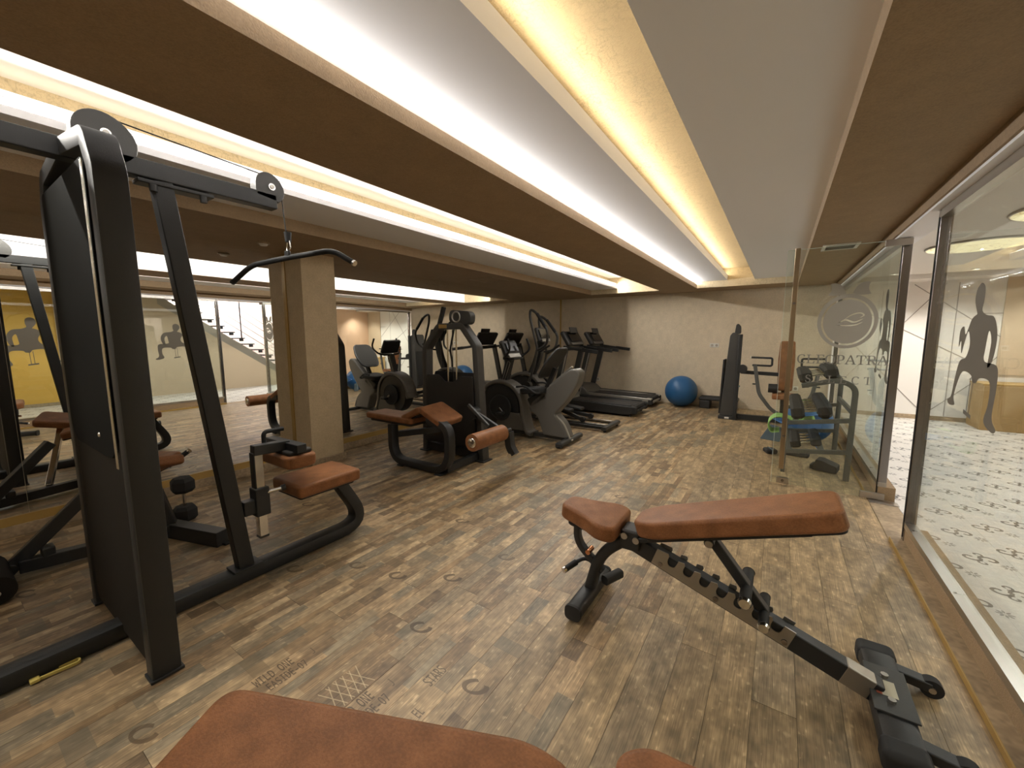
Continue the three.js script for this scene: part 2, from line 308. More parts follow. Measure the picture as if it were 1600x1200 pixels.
// ---------------------------------------------------------------- walls of the gym
{
  const wl = struct('wall_left'); part(wl, 'wall_face', boxAt(X0 - 0.15, X0 - 0.006, 0, 3.0, ZB - 0.15, ZF + 0.15), M.wallPaper);
  const wb = struct('wall_back'); part(wb, 'wall_face', boxAt(X0 - 0.006, 0.80, 0, 3.0, ZB - 0.15, ZB), M.wallPaper);
  const wf = struct('wall_front'); part(wf, 'wall_face', boxAt(X0 - 0.006, 0.95, 0, 3.0, ZF, ZF + 0.15), M.wallPaper);
  const bl = struct('baseboard_left'); part(bl, 'stone_strip', rbox(0.022, 0.088, ZF - ZB, 0.004, X0 + 0.011, 0.044, (ZF + ZB) / 2), M.skirting);
  part(bl, 'gold_strip', boxAt(X0 - 0.004, X0 + 0.012, 0.088, 0.155, ZB, ZF), M.gold);
  const bb = struct('baseboard_back'); part(bb, 'stone_strip', rbox(0.76 - X0, 0.08, 0.014, 0.003, (0.76 + X0) / 2, 0.04, ZB + 0.007), M.wallPaper);
  const tr = struct('trim_1'); part(tr, 'corner_bead', boxAt(X0 - 0.002, X0 + 0.018, 0.155, SOF, ZB, ZB + 0.018), M.gold);
  const names = ['farthest mirror panel, in the corner by the treadmills', 'second mirror panel from the far corner, behind the elliptical trainer', 'third mirror panel from the far corner, beside the pillar', 'mirror panel behind the pulldown machine, left of the pillar', 'nearest mirror panel, at the edge of the photo'];
  [[-9.40, -7.17], [-7.17, -4.98], [-4.98, -2.62], [-2.62, -0.4], [-0.4, 3.99]].forEach(([a, b], i) =>
    single('mirror_panel', boxAt(X0 - 0.006, X0, 0.156, SOF - 0.001, a + 0.0012, b - 0.0012), M.mirror, names[i], 'mirror'));
  // pillar standing against the mirror
  const c = struct('pillar'); c.userData.kind = 'structure';
  part(c, 'shaft', rbox(0.345, SOF, 0.40, 0.004, -4.5775 + 0.005, SOF / 2, -2.665), M.pillarPaperLit);
  part(c, 'stone_base', rbox(0.372, 0.085, 0.44, 0.006, -4.56, 0.0425, -2.665), M.skirting);
  part(c, 'gold_bead', boxAt(X0 - 0.001, X0 + 0.03, 0.085, SOF, -2.463, -2.452), M.gold);
}

// ---------------------------------------------------------------- ceiling: stepped soffits with light coves
{
  const c = struct('ceiling'), T = 3.0;
  const box = (n, x0, x1, y0, y1, m, z0 = ZE, z1 = ZF) => part(c, n, boxAt(x0, x1, y0, y1, z0, z1), m);
  box('soffit_beam', X0 - 0.15, -3.63, SOF, T, M.paper);
  box('side_panel', -3.63, -3.03, 2.52, 2.56, M.white); box('panel_edge', -3.65, -3.21, 2.56, 2.75, M.crush);
  box('lip_lower', -3.075, -3.05, 2.56, 2.60, M.white); box('lip_upper', -3.075, -3.058, 2.60, 2.635, M.white);
  box('coffer_top', -3.65, -2.12, 2.75, T, M.white);
  box('soffit_beam', -2.14, -1.62, SOF, T, M.paper); box('beam_side', -2.146, -2.14, SOF + 0.005, 2.75, M.white); box('beam_ledge', -1.62, -1.43, SOF, 2.455, M.paper); box('beam_lip', -1.448, -1.43, 2.455, 2.49, M.paper);
  box('middle_panel', -1.62, -0.90, 2.54, 2.57, M.white); box('panel_lip', -0.92, -0.90, 2.57, 2.632, M.white);
  box('panel_core', -1.62, -1.10, 2.57, T, M.crush);
  box('gold_coffer', -1.12, -0.44, 2.75, T, M.crush);
  box('plain_panel', -0.46, 0.20, 2.525, T, M.white);
  box('soffit_beam', 0.20, 0.76, SOF, T, M.paper);
  part(c, 'end_soffit', boxAt(X0 - 0.15, 0.80, SOF, T, ZB - 0.15, ZE), M.paper);
  part(c, 'end_face', boxAt(-3.63, 0.20, SOF + 0.001, 2.88, ZE, ZE + 0.006), M.crush);
  part(c, 'roof_slab', boxAt(X0 - 0.15, 0.95, T, T + 0.1, ZB - 0.15, ZF + 0.15), M.white);
  const L = ZF - ZE - 0.1, zc = (ZF + ZE) / 2;
  // [x, y of the diffuser, seat height, diffuser, light, share, rise, label]: strips sit tight behind the lips and face the room
  const strips = [[-3.13, 2.60, 2.56, M.ledWarm, LIGHT.warmLed, 0.2, 9, 'warm light strip inside the cove nearest the mirror'], [-3.036, 2.6175, 2.6025, M.ledLip, LIGHT.lipLed, 1.0, -0.8, 'white light line in the lip of the cove nearest the mirror'],
    [-1.47, 2.499, 2.455, M.ledCool, LIGHT.coolLed, 1.0, 0.3, 'cool light strip on the beam beside the white ceiling panel'], [-0.94, 2.642, 2.57, M.ledWarm, LIGHT.warmLed, 1.0, 0.5, 'warm light strip under the gold coffer']];
  for (const [x, y, y0, m, l, k, rise, label] of strips) {
    const o = thing('light_strip', label, 'light', [x, y, zc]), t = Math.atan(rise), c = Math.cos(t), s = Math.sin(t);
    lpart(o, 'channel', boxAt(-0.022, -0.006, y0 - y, 0.008, -L / 2, L / 2), M.whitePlastic);
    lpart(o, 'diffuser', moved(new THREE.BoxGeometry(0.005, 0.018, L), -0.003, 0, 0, 0, 0, t), m);
    areaLight(l.color, l.power * k, L, 0.018, [x + c * 0.003, y + s * 0.003, zc], [c, s, 0]);
  }
  // fittings let into the soffits
  const v = thing('air_vent', 'white framed air vent in the soffit above the glass door', 'vent', [0.455, SOF, -5.48]);
  for (const [a, b, d, e] of [[-0.15, 0.15, -0.16, -0.13], [-0.15, 0.15, 0.13, 0.16], [-0.15, -0.12, -0.13, 0.13], [0.12, 0.15, -0.13, 0.13]]) lpart(v, 'frame', boxAt(a, b, -0.012, 0, d, e), M.whitePlastic);
  lpart(v, 'backing', boxAt(-0.12, 0.12, -0.002, 0, -0.13, 0.13), M.black);
  for (let k = 0; k < 9; k++) lpart(v, 'slat', moved(new THREE.BoxGeometry(0.238, 0.002, 0.018), 0, -0.007, -0.108 + k * 0.027, 0.6), M.silver);
  const h = thing('ceiling_hatch', 'square access hatch in the brown soffit above the mirror', 'hatch', [-4.06, SOF, -5.42]);
  for (const [a, b, d, e] of [[-0.24, 0.24, -0.24, -0.225], [-0.24, 0.24, 0.225, 0.24], [-0.24, -0.225, -0.225, 0.225], [0.225, 0.24, -0.225, 0.225]]) lpart(h, 'frame', boxAt(a, b, -0.006, 0, d, e), M.skirting);
  lpart(h, 'door', boxAt(-0.22, 0.22, -0.003, 0, -0.22, 0.22), M.paper);
  const s = thing('smoke_detector', 'flat round detector on the soffit near the pillar', 'detector', [-4.3, SOF, -2.05]); lpart(s, 'base', moved(disc(0.055, 0.014), 0, -0.007, 0), M.skirting); lpart(s, 'cover', moved(new THREE.CylinderGeometry(0.04, 0.03, 0.016, 24), 0, -0.022, 0), M.whitePlastic);
}
// sockets on the far wall
for (const [x, y, n, label] of [[-1.15, 1.295, 2, 'double white socket plate on the beige wall above the blue ball'], [-3.70, 0.44, 1, 'low white socket behind the treadmills'], [0.30, 0.48, 1, 'low white socket behind the brown backrest of the press machine']]) {
  const o = thing('wall_socket', label, 'socket', [x, y, ZB]); lpart(o, 'plate', rbox(0.085 * n, 0.085, 0.012, 0.004, 0, 0, 0.006), M.whitePlastic);
  for (let k = 0; k < n; k++) lpart(o, 'outlet', moved(disc(0.026, 0.004, 20), (k - (n - 1) / 2) * 0.085, 0, 0.0125, Math.PI / 2), M.zinc);
}

// ---------------------------------------------------------------- glass front towards the lobby
const XG = 0.855;
{
  const w = struct('wall_right');
  const box = (n, x0, x1, y0, y1, z0, z1, m) => part(w, n, boxAt(x0, x1, y0, y1, z0, z1), m);
  box('header', 0.76, 0.95, 2.335, 3.0, ZB - 0.15, ZF + 0.15, M.paper); box('header_underside', 0.775, 0.95, 2.318, 2.335, ZB, ZF, M.white);
  for (const [a, b] of [[-3.86, ZF], [ZB, -4.80]]) {
    box('plinth_step', 0.76, 0.83, -0.01, 0.03, a, b, M.skirting); box('plinth', 0.83, 0.95, -0.01, 0.125, a, b, M.paper);
    box('step_edge', 0.757, 0.763, 0.0, 0.031, a, b, M.gold);
    box('bottom_rail', XG - 0.03, XG + 0.03, 0.125, 0.165, a, b, M.steel); box('top_rail', XG - 0.03, XG + 0.03, 2.265, 2.318, a, b, M.steel);
    for (let z = b - 0.5; z > a; z -= 0.8) part(w, 'rail_screw', moved(disc(0.007, 0.004, 12), XG - 0.012, 0.166, z), M.darkSteel);
  }
  box('threshold', 0.76, 0.95, -0.01, 0.006, -4.80, -3.86, M.skirting);
  const posts = [[-3.86, 'mirror polished steel post beside the open doorway, nearest the camera'], [-4.83, 'steel post at the hinge of the open glass door'], [-9.36, 'steel end post of the glass front at the far wall']];
  for (const [z, label] of posts) { const o = thing('glass_post', label, 'post', [XG, 0.0, z]); lpart(o, 'post_body', rbox(0.06, 2.318, 0.055, 0.004, 0, 1.159, 0), M.darkSteel); lpart(o, 'glazing_bead', boxAt(-0.034, -0.03, 0.05, 2.27, -0.006, 0.006), M.black); }
  const pane = (name, z0, z1) => { const o = struct(name); part(o, 'pane', boxAt(XG - 0.005, XG + 0.005, 0.15, 2.28, z0, z1), M.glass); };
  pane('window_1', -3.835, ZF); pane('window_2', -9.335, -4.86);
}
// open glass door with its steel pull handle and etched emblem
{
  const d = struct('door_1'), Z = -4.76, xa = 0.01, xb = 0.80;
  part(d, 'glass_leaf', boxAt(xa, xb, 0.02, 2.30, Z - 0.005, Z + 0.005), M.glass);
  part(d, 'leaf_edge', boxAt(xa - 0.003, xa, 0.02, 2.30, Z - 0.005, Z + 0.005), M.glassEdge);
  part(d, 'top_edge', boxAt(xa, xb, 2.30, 2.303, Z - 0.005, Z + 0.005), M.glassEdge);
  part(d, 'top_patch', rbox(0.17, 0.055, 0.034, 0.003, 0.785, 2.282, Z), M.steel); part(d, 'bottom_patch', rbox(0.17, 0.055, 0.034, 0.003, 0.785, 0.045, Z), M.steel);
  part(d, 'lock_patch', rbox(0.105, 0.06, 0.034, 0.003, 0.105, 0.05, Z), M.steel); part(d, 'lock_cylinder', moved(disc(0.014, 0.01, 16), 0.105, 0.052, Z + 0.02, Math.PI / 2), M.darkSteel);
  part(d, 'floor_plate', rbox(0.20, 0.006, 0.10, 0.002, 0.86, 0.009, Z + 0.05), M.steel);
  const h = part(d, 'pull_handle', rbox(0.042, 2.12, 0.016, 0.004, 0.085, 1.245, Z + 0.065), M.bronze);
  for (const y of [0.52, 1.80]) { part(h, 'standoff', rod([0.085, y, Z + 0.005], [0.085, y, Z + 0.058], 0.011, 16), M.darkSteel); part(h, 'bolt_head', rod([0.085, y, Z + 0.073], [0.085, y, Z + 0.078], 0.013, 16), M.darkSteel); }
  // emblem and lettering
  const zf = Z + 0.0056, etched = (n, s, x = 0, y = 0) => part(d, n, moved(new THREE.ExtrudeGeometry(s, { depth: 0.0006, bevelEnabled: false, curveSegments: 24 }), x, y, zf), M.frost);
  const ell = (a, b, c, e) => { const s = new THREE.Shape(); s.absellipse(0, 0, a, b, 0, Math.PI * 2); if (c) { const p = new THREE.Path(); p.absellipse(0, -0.004, c, e, 0, Math.PI * 2, true); s.holes.push(p); } return s; };
  etched('emblem_ring', ell(0.215, 0.245, 0.186, 0.214), 0.492, 1.625);
  const eye = (pts, w) => { const c = new THREE.CatmullRomCurve3(pts.map(p => V(p[0], p[1], 0))).getPoints(24), up = [], dn = []; c.forEach((p, i) => { const q = c[Math.min(i + 1, 24)], r = c[Math.max(i - 1, 0)], t = q.clone().sub(r).normalize(), k = w * Math.sin(Math.PI * (0.06 + 0.88 * i / 24)); up.push(new THREE.Vector2(p.x - t.y * k, p.y + t.x * k)); dn.unshift(new THREE.Vector2(p.x + t.y * k, p.y - t.x * k)); }); return new THREE.Shape([...up, ...dn]); };
  const disk = ell(0.172, 0.198);
  for (const [pts, w] of [[[[-0.02, 0.02], [0.03, 0.06], [0.09, 0.075], [0.115, 0.055], [0.09, 0.035]], 0.006], [[[-0.06, -0.01], [-0.01, 0.015], [0.05, -0.005], [0.11, 0.022]], 0.007], [[[-0.075, -0.03], [0.0, -0.035], [0.06, -0.03], [0.11, -0.005]], 0.005]]) disk.holes.push(new THREE.Path(eye(pts, w).getPoints().reverse()));
  etched('emblem_disc', disk, 0.492, 1.622);
  for (const [x, s] of [[-0.11, -1], [0.11, 1]]) { const w = new THREE.Shape(); w.moveTo(0, -0.02); w.quadraticCurveTo(s * 0.04, 0.10, s * 0.12, 0.07); w.quadraticCurveTo(s * 0.09, 0.02, s * 0.13, -0.03); w.quadraticCurveTo(s * 0.05, -0.05, 0, -0.02); etched('emblem_wing', w, 0.492 + x * 0.2, 1.895); }
  const font = await new FontLoader().loadAsync('fonts/droid/droid_serif_regular.typeface.json');
  const write = (t, size, x0, x1, y) => {
    const n = t.length; for (let i = 0; i < n; i++) { if (t[i] === ' ') continue; const g = new TextGeometry(t[i], { font, size, depth: 0.0006, curveSegments: 4, bevelEnabled: false }); g.computeBoundingBox(); const w = (g.boundingBox.min.x + g.boundingBox.max.x) / 2; part(d, 'letter', moved(g, x0 + (x1 - x0) * (i + 0.5) / n - w, y, zf), M.letterFilm); }
  };
  write('CLEOPATRA', 0.084, 0.14, 0.80, 1.235); write('SELECT', 0.07, 0.20, 0.72, 1.055);
}
// film figures stuck on the panes: seated lifter on a stool, seen whole on the near pane
function figure(o, x, y0, z0, s, flip, wide) {
  const sh = new THREE.Shape(), P = [[-0.02, 0.60], [-0.05, 0.68], [-0.045, 0.75], [-0.015, 0.78], [0.015, 0.75], [0.02, 0.68], [0.015, 0.62], [0.05, 0.59], [0.11, 0.57], [0.145, 0.47], [0.135, 0.34], [0.105, 0.30], [0.11, 0.44], [0.085, 0.50], [0.075, 0.40], [0.08, 0.33], [0.17, 0.31], [0.185, 0.20], [0.18, 0.04], [0.215, -0.02], [0.19, -0.04], [0.13, 0.0], [0.145, 0.10], [0.135, 0.22], [0.06, 0.23], [0.04, 0.20], [0.01, 0.20], [-0.01, 0.24], [-0.08, 0.25], [-0.115, 0.18], [-0.135, 0.08], [-0.12, 0.03], [-0.17, 0.02], [-0.19, 0.045], [-0.16, 0.08], [-0.145, 0.20], [-0.12, 0.31], [-0.07, 0.34], [-0.05, 0.42], [-0.075, 0.50], [-0.10, 0.42], [-0.115, 0.36], [-0.13, 0.44], [-0.145, 0.40], [-0.15, 0.50], [-0.12, 0.53], [-0.095, 0.48], [-0.06, 0.57]];
  const q = P.map(([a, b]) => [a * s * flip * wide, b * s]); sh.moveTo(...q[0]); const c = new THREE.SplineCurve(q.concat([q[0]]).map(p => new THREE.Vector2(...p))).getPoints(220); const body = new THREE.Shape(c);
  const turn = g => { g.rotateY(-Math.PI / 2); g.translate(x, y0, z0); return g; };
  part(o, 'film_figure', turn(new THREE.ExtrudeGeometry(body, { depth: 0.0005, bevelEnabled: false })), M.film);
  for (const a of [-0.02, 0.02]) part(o, 'film_stool_leg', turn(new THREE.ExtrudeGeometry(new THREE.Shape([[a * s, 0.01 * s], [(a + 0.008) * s, 0.01 * s], [(a + 0.014) * s, 0.22 * s], [(a + 0.006) * s, 0.22 * s]].map(p => new THREE.Vector2(...p))), { depth: 0.0005, bevelEnabled: false })), M.film);
  part(o, 'film_stool_base', turn(new THREE.ExtrudeGeometry(new THREE.Shape([[-0.06 * s, 0], [0.06 * s, -0.018 * s], [0.06 * s, 0.005 * s], [-0.06 * s, 0.024 * s]].map(p => new THREE.Vector2(...p))), { depth: 0.0005, bevelEnabled: false })), M.film);
}
{
  const a = thing('window_film', 'dark film figure of a seated lifter on the near glass pane', 'film', [XG, 1.02, -3.1]); figure(a, XG - 0.007, 1.08, -3.08, 0.88, 1, 1.85);
  const b = thing('window_film', 'pale film figure of a lifter on the pane behind the glass door', 'film', [XG, 1.02, -5.3]); figure(b, XG - 0.007, 1.09, -5.35, 1.1, 1, 1.5);
  const c = thing('window_film', 'dim film figure on the near pane, seen only in the mirror at the left edge', 'film', [XG, 1.02, -1.0]); figure(c, XG - 0.007, 1.05, -1.15, 1.0, 1, 1.7);
}

// ---------------------------------------------------------------- lobby behind the glass
{
  const tile = canvasTex(1024, 1024, (ctx, W) => {
    ctx.fillStyle = 'rgb(226,224,219)'; ctx.fillRect(0, 0, W, W);
    const img = ctx.getImageData(0, 0, W, W), d = img.data; for (let i = 0; i < W * W; i++) { const k = (vnoise((i % W) / 40, Math.floor(i / W) / 40, 91) - 0.5) * 14; d[i * 4] += k; d[i * 4 + 1] += k; d[i * 4 + 2] += k; } ctx.putImageData(img, 0, 0);
    ctx.strokeStyle = 'rgb(92,91,90)'; ctx.lineCap = 'round';
    const curl = (x, y, r, a, s, w) => { ctx.lineWidth = w; ctx.beginPath(); for (let k = 0; k <= 60; k++) { const t = k / 60, q = a + s * t * 5.2, rr = r * (1 - 0.72 * t); ctx.lineTo(x + rr * Math.cos(q), y + rr * Math.sin(q)); } ctx.stroke(); };
    for (const [ox, oy] of [[0, 0], [512, 512]]) for (const [dx, dy] of [[0, 0], [1024, 0], [0, 1024], [-1024, 0], [0, -1024]]) {
      curl(256 + ox + dx - 110, 256 + oy + dy, 120, 0, -1, 40); curl(256 + ox + dx + 110, 256 + oy + dy, 120, Math.PI, -1, 40); curl(256 + ox + dx, 256 + oy + dy - 150, 70, 1.6, 1, 30); curl(256 + ox + dx, 256 + oy + dy + 150, 70, -1.6, 1, 30);
      ctx.fillStyle = 'rgb(128,127,125)'; for (let k = 0; k < 8; k++) { ctx.beginPath(); ctx.ellipse(ox + dx + 512 + 55 * Math.cos(k * 0.785), oy + dy + 110 + 55 * Math.sin(k * 0.785), 34, 13, k * 0.785, 0, 7); ctx.fill(); }
    }
    ctx.strokeStyle = 'rgb(196,193,187)'; ctx.lineWidth = 4; ctx.strokeRect(0, 0, W, W); ctx.strokeRect(0, 0, 512, 512); ctx.strokeRect(512, 512, 512, 512);
  });
  tile.wrapS = tile.wrapT = THREE.RepeatWrapping; tile.repeat.set(1 / 0.44, 1 / 0.44);
  M.tile = std(lin(0.92, 0.91, 0.90), 0.3, 0, { map: tile });
  const XL = 3.70, ZL = -9.9, CL = 2.5;
  const f = struct('floor_lobby'); 
  const shared = []; for (let i = 0; i < 7; i++) for (let k = 0; k < 28; k++) shared.push([0.95 + i * 0.4, -9.9 + k * 0.5]);
  part(f, 'screed', boxAt(0.95, 5.2, -0.12, -0.004, ZL, ZF + 0.15), M.subfloor);
  for (const [x, z] of shared) part(f, 'tile', boxAt(x + 0.001, Math.min(x + 0.399, XL), -0.004, 0.008, z + 0.001, Math.min(z + 0.499, ZF)), M.tile);
  const ce = struct('ceiling_lobby'); part(ce, 'ceiling_board', boxAt(0.95, XL, CL, CL + 0.1, ZL, ZF + 0.15), M.lobbyWhite); part(ce, 'ceiling_beam', boxAt(0.95, XL, 2.42, CL, ZL, ZL + 0.5), M.lobbyWhite);
  const wb = struct('wall_lobby_back'); part(wb, 'wall_face', boxAt(0.80, 5.2, 0, 3.4, ZL - 0.15, ZL), M.lobbyWhite); part(wb, 'skirting', boxAt(0.95, XL, 0.008, 0.085, ZL, ZL + 0.012), M.skirting);
  const seam = (o, p0, p1, n) => part(o, 'panel_joint', bar(p0, p1, 0.012, 0.006, [0, 0, 1], 0.001), M.lobbyLine);
  for (const [a, b, c, e] of [[1.0, 1.5, 2.2, 0.1], [1.0, 0.6, 2.3, 2.38], [1.9, 2.38, 3.6, 0.95], [1.5, 2.3, 1.5, 0.1], [2.45, 2.38, 2.45, 0.1], [1.0, 2.1, 2.7, 1.05], [2.7, 0.75, 3.6, 2.0], [2.7, 1.85, 3.68, 1.85], [2.2, 0.1, 3.2, 1.2]]) seam(wb, [a, b, ZL + 0.002], [c, e, ZL + 0.002]);
  part(wb, 'tan_panel', boxAt(2.98, XL, 0.85, 2.42, ZL, ZL + 0.02), M.lobbyTan);
  const wf = struct('wall_lobby_front'); part(wf, 'wall_face', boxAt(0.95, 5.2, 0, 3.0, ZF, ZF + 0.15), M.lobbyTan);
  const wr = struct('wall_lobby_right');
  part(wr, 'yellow_wall', boxAt(XL, XL + 0.15, 0, CL, -1.85, ZF), M.lobbyYellow); part(wr, 'tan_wall', boxAt(XL - 0.04, XL + 0.15, 0, CL + 0.1, -3.62, -1.85), M.lobbyTan);
  part(wr, 'peach_wall', boxAt(XL, XL + 0.15, 0, CL + 0.1, ZL, -6.9), M.lobbyPeach); part(wr, 'wall_return', boxAt(XL, 5.2, 0, 3.4, -6.9, -6.8), M.lobbyPink); part(wr, 'wall_return', boxAt(XL + 0.15, 5.2, 0, 3.4, -3.62, -3.5), M.lobbyPink);
  part(wr, 'stairwell_wall', boxAt(5.2, 5.35, 0, 3.4, ZL, ZF), M.lobbyPink); part(wr, 'stairwell_ceiling', boxAt(XL, 5.2, 3.3, 3.4, -6.9, -3.5), M.lobbyWhite); part(wr, 'upstand', boxAt(XL - 0.02, XL, CL, 3.4, -6.9, -3.5), M.lobbyWhite);
  const sk = struct('baseboard_lobby'); part(sk, 'skirting', boxAt(XL - 0.012, XL, 0.008, 0.08, ZL, -6.9), M.skirting); part(sk, 'skirting', boxAt(XL - 0.012, XL, 0.008, 0.08, -1.85, ZF), M.skirting);
  // open stair rising towards the camera side, seen in the mirror
  const st = thing('open_staircase', 'open staircase with dark treads and slanting rail bars beyond the glass, seen in the mirror', 'staircase', [XL, 0, -5.0]);
  const sl = (z) => 0.84 + (z + 6.1) * 0.70;
  const tri = new THREE.Shape([[-6.8, 0.008], [-3.62, 0.008], [-3.62, sl(-3.62) - 0.24], [-6.8, sl(-6.8) - 0.24]].map(p => new THREE.Vector2(-p[0], p[1])));
  const side = (s, t) => { const g = new THREE.ExtrudeGeometry(s, { depth: t, bevelEnabled: false }); g.rotateY(Math.PI / 2); g.translate(XL - 0.02, 0, 0); return g; };
  part(st, 'spandrel_wall', side(tri, 0.06), M.lobbyTan);
  part(st, 'stringer', side(new THREE.Shape([[-6.8, sl(-6.8) - 0.24], [-3.62, sl(-3.62) - 0.24], [-3.62, sl(-3.62)], [-6.8, sl(-6.8)]].map(p => new THREE.Vector2(-p[0], p[1]))), 0.08), M.zinc);
  for (let k = 0; k < 11; k++) { const z = -6.45 + k * 0.25, y = sl(z) + 0.16; const t = part(st, 'tread', rbox(0.95, 0.03, 0.30, 0.004, XL + 0.52, y, z), M.black); part(t, 'bracket', rbox(0.05, 0.07, 0.10, 0.006, XL + 0.03, y - 0.05, z - 0.04), M.black); }
  for (const [z, h] of [[-6.5, 1.1], [-5.5, 1.1], [-4.5, 1.1]]) part(st, 'baluster', rbox(0.02, h, 0.03, 0.003, XL + 0.02, sl(z) + 0.16 + h / 2, z), M.black);
  for (let k = 0; k < 4; k++) part(st, 'rail_bar', rod([XL + 0.02, sl(-6.7) + 0.4 + k * 0.22, -6.7], [XL + 0.02, sl(-3.7) + 0.4 + k * 0.22, -3.7], 0.008, 8), M.darkSteel);
  // low tan reception bench
  const de = thing('lobby_bench', 'low tan panelled bench against the far lobby wall', 'bench', [3.15, 0, -9.55]);
  part(de, 'front_panel', rbox(0.96, 0.70, 0.05, 0.005, 3.18, 0.36, -9.28), M.deskTan); part(de, 'bench_top', rbox(0.98, 0.03, 0.56, 0.006, 3.18, 0.725, -9.56), M.gold); part(de, 'side_panel', rbox(0.03, 0.70, 0.5, 0.004, 2.715, 0.36, -9.56), M.deskTan);
  // round backlit ceiling lamps and downlights
  const veins = canvasTex(512, 512, (ctx, W) => {
    ctx.fillStyle = 'rgb(255,244,200)'; ctx.fillRect(0, 0, W, W); ctx.strokeStyle = 'rgb(178,150,84)';
    for (let k = 0; k < 70; k++) { let x = hash(k, 1, 97) * W, y = hash(k, 2, 97) * W, a = hash(k, 3, 97) * 6.3; ctx.lineWidth = 1 + 3 * hash(k, 4, 97); ctx.beginPath(); ctx.moveTo(x, y); for (let j = 0; j < 9; j++) { a += (hash(k, 10 + j, 97) - 0.5) * 1.6; x += 13 * Math.cos(a); y += 13 * Math.sin(a); ctx.lineTo(x, y); } ctx.stroke(); }
  });
  M.lampFace = std(lin(0.8, 0.76, 0.6), 0.5, 0, { map: veins, emissive: lin(1, 1, 1), emissiveMap: veins, emissiveIntensity: 0.1 });
  const lamps = [[1.78, -6.72, 'round veined ceiling lamp of the lobby, the farther one in view'], [1.95, -5.15, 'round veined ceiling lamp of the lobby, the nearer one at the photo edge'], [2.3, -2.8, 'round veined lobby ceiling lamp seen through the mirror only'], [2.3, -0.6, 'round veined lobby ceiling lamp over the yellow wall']];
  for (const [x, z, label] of lamps) {
    const o = thing('ceiling_lamp', label, 'lamp', [x, CL, z]); const dsk = disc(0.42, 0.02, 40), p = dsk.attributes.position, uv = dsk.attributes.uv; for (let i = 0; i < p.count; i++) uv.setXY(i, 0.5 + p.getX(i), 0.5 + p.getZ(i));
    const m = new THREE.Mesh(dsk.translate(0, -0.012, 0), M.lampFace); m.name = 'lamp_face'; o.add(m);
    lpart(o, 'trim_ring', moved(new THREE.TorusGeometry(0.425, 0.012, 8, 48), 0, -0.012, 0, Math.PI / 2), M.silver);
    const s = new THREE.SpotLight(LIGHT.lobbyLamp.color, LIGHT.lobbyLamp.power, 0, 1.5, 0.5, 2); s.position.set(x, CL - 0.06, z); s.target.position.set(x, 0, z); s.castShadow = true; s.shadow.radius = 0.5; scene.add(s, s.target);
  }
  for (const [x, z] of [[1.5, -9.15], [2.42, -9.15], [3.3, -9.15]]) {
    const o = thing('downlight', ['recessed downlight over the white lobby wall, nearest the glass', 'recessed downlight over the white lobby wall, middle one', 'recessed downlight over the tan lobby panel'][x < 2 ? 0 : x < 3 ? 1 : 2], 'downlight', [x, CL, z]);
    lpart(o, 'trim_ring', moved(new THREE.TorusGeometry(0.05, 0.008, 8, 28), 0, -0.004, 0, Math.PI / 2), M.whitePlastic); lpart(o, 'lens', moved(disc(0.044, 0.004, 24), 0, -0.002, 0), std(lin(0.9, 0.88, 0.8), 0.4, 0, { emissive: lin(1, 0.92, 0.78), emissiveIntensity: 1 }));
    const s = new THREE.SpotLight(LIGHT.spot.color, LIGHT.spot.power, 0, 0.95, 0.6, 2); s.position.set(x, CL - 0.02, z); s.target.position.set(x, 0, z - 0.35); s.castShadow = true; s.shadow.radius = 2; scene.add(s, s.target);
  }
  // daylight window at the head of the stairwell
  const wn = struct('window_3'); part(wn, 'light_pane', boxAt(4.0, 5.0, 3.28, 3.298, -6.4, -4.0), std(lin(0.9, 0.9, 0.9), 0.5, 0, { emissive: lin(1, 1, 1), emissiveIntensity: 1.5 }));
  areaLight(LIGHT.lobbyPanel.color, LIGHT.lobbyPanel.power, 1.0, 2.4, [4.5, 3.26, -5.2], [0, -1, 0]);
}

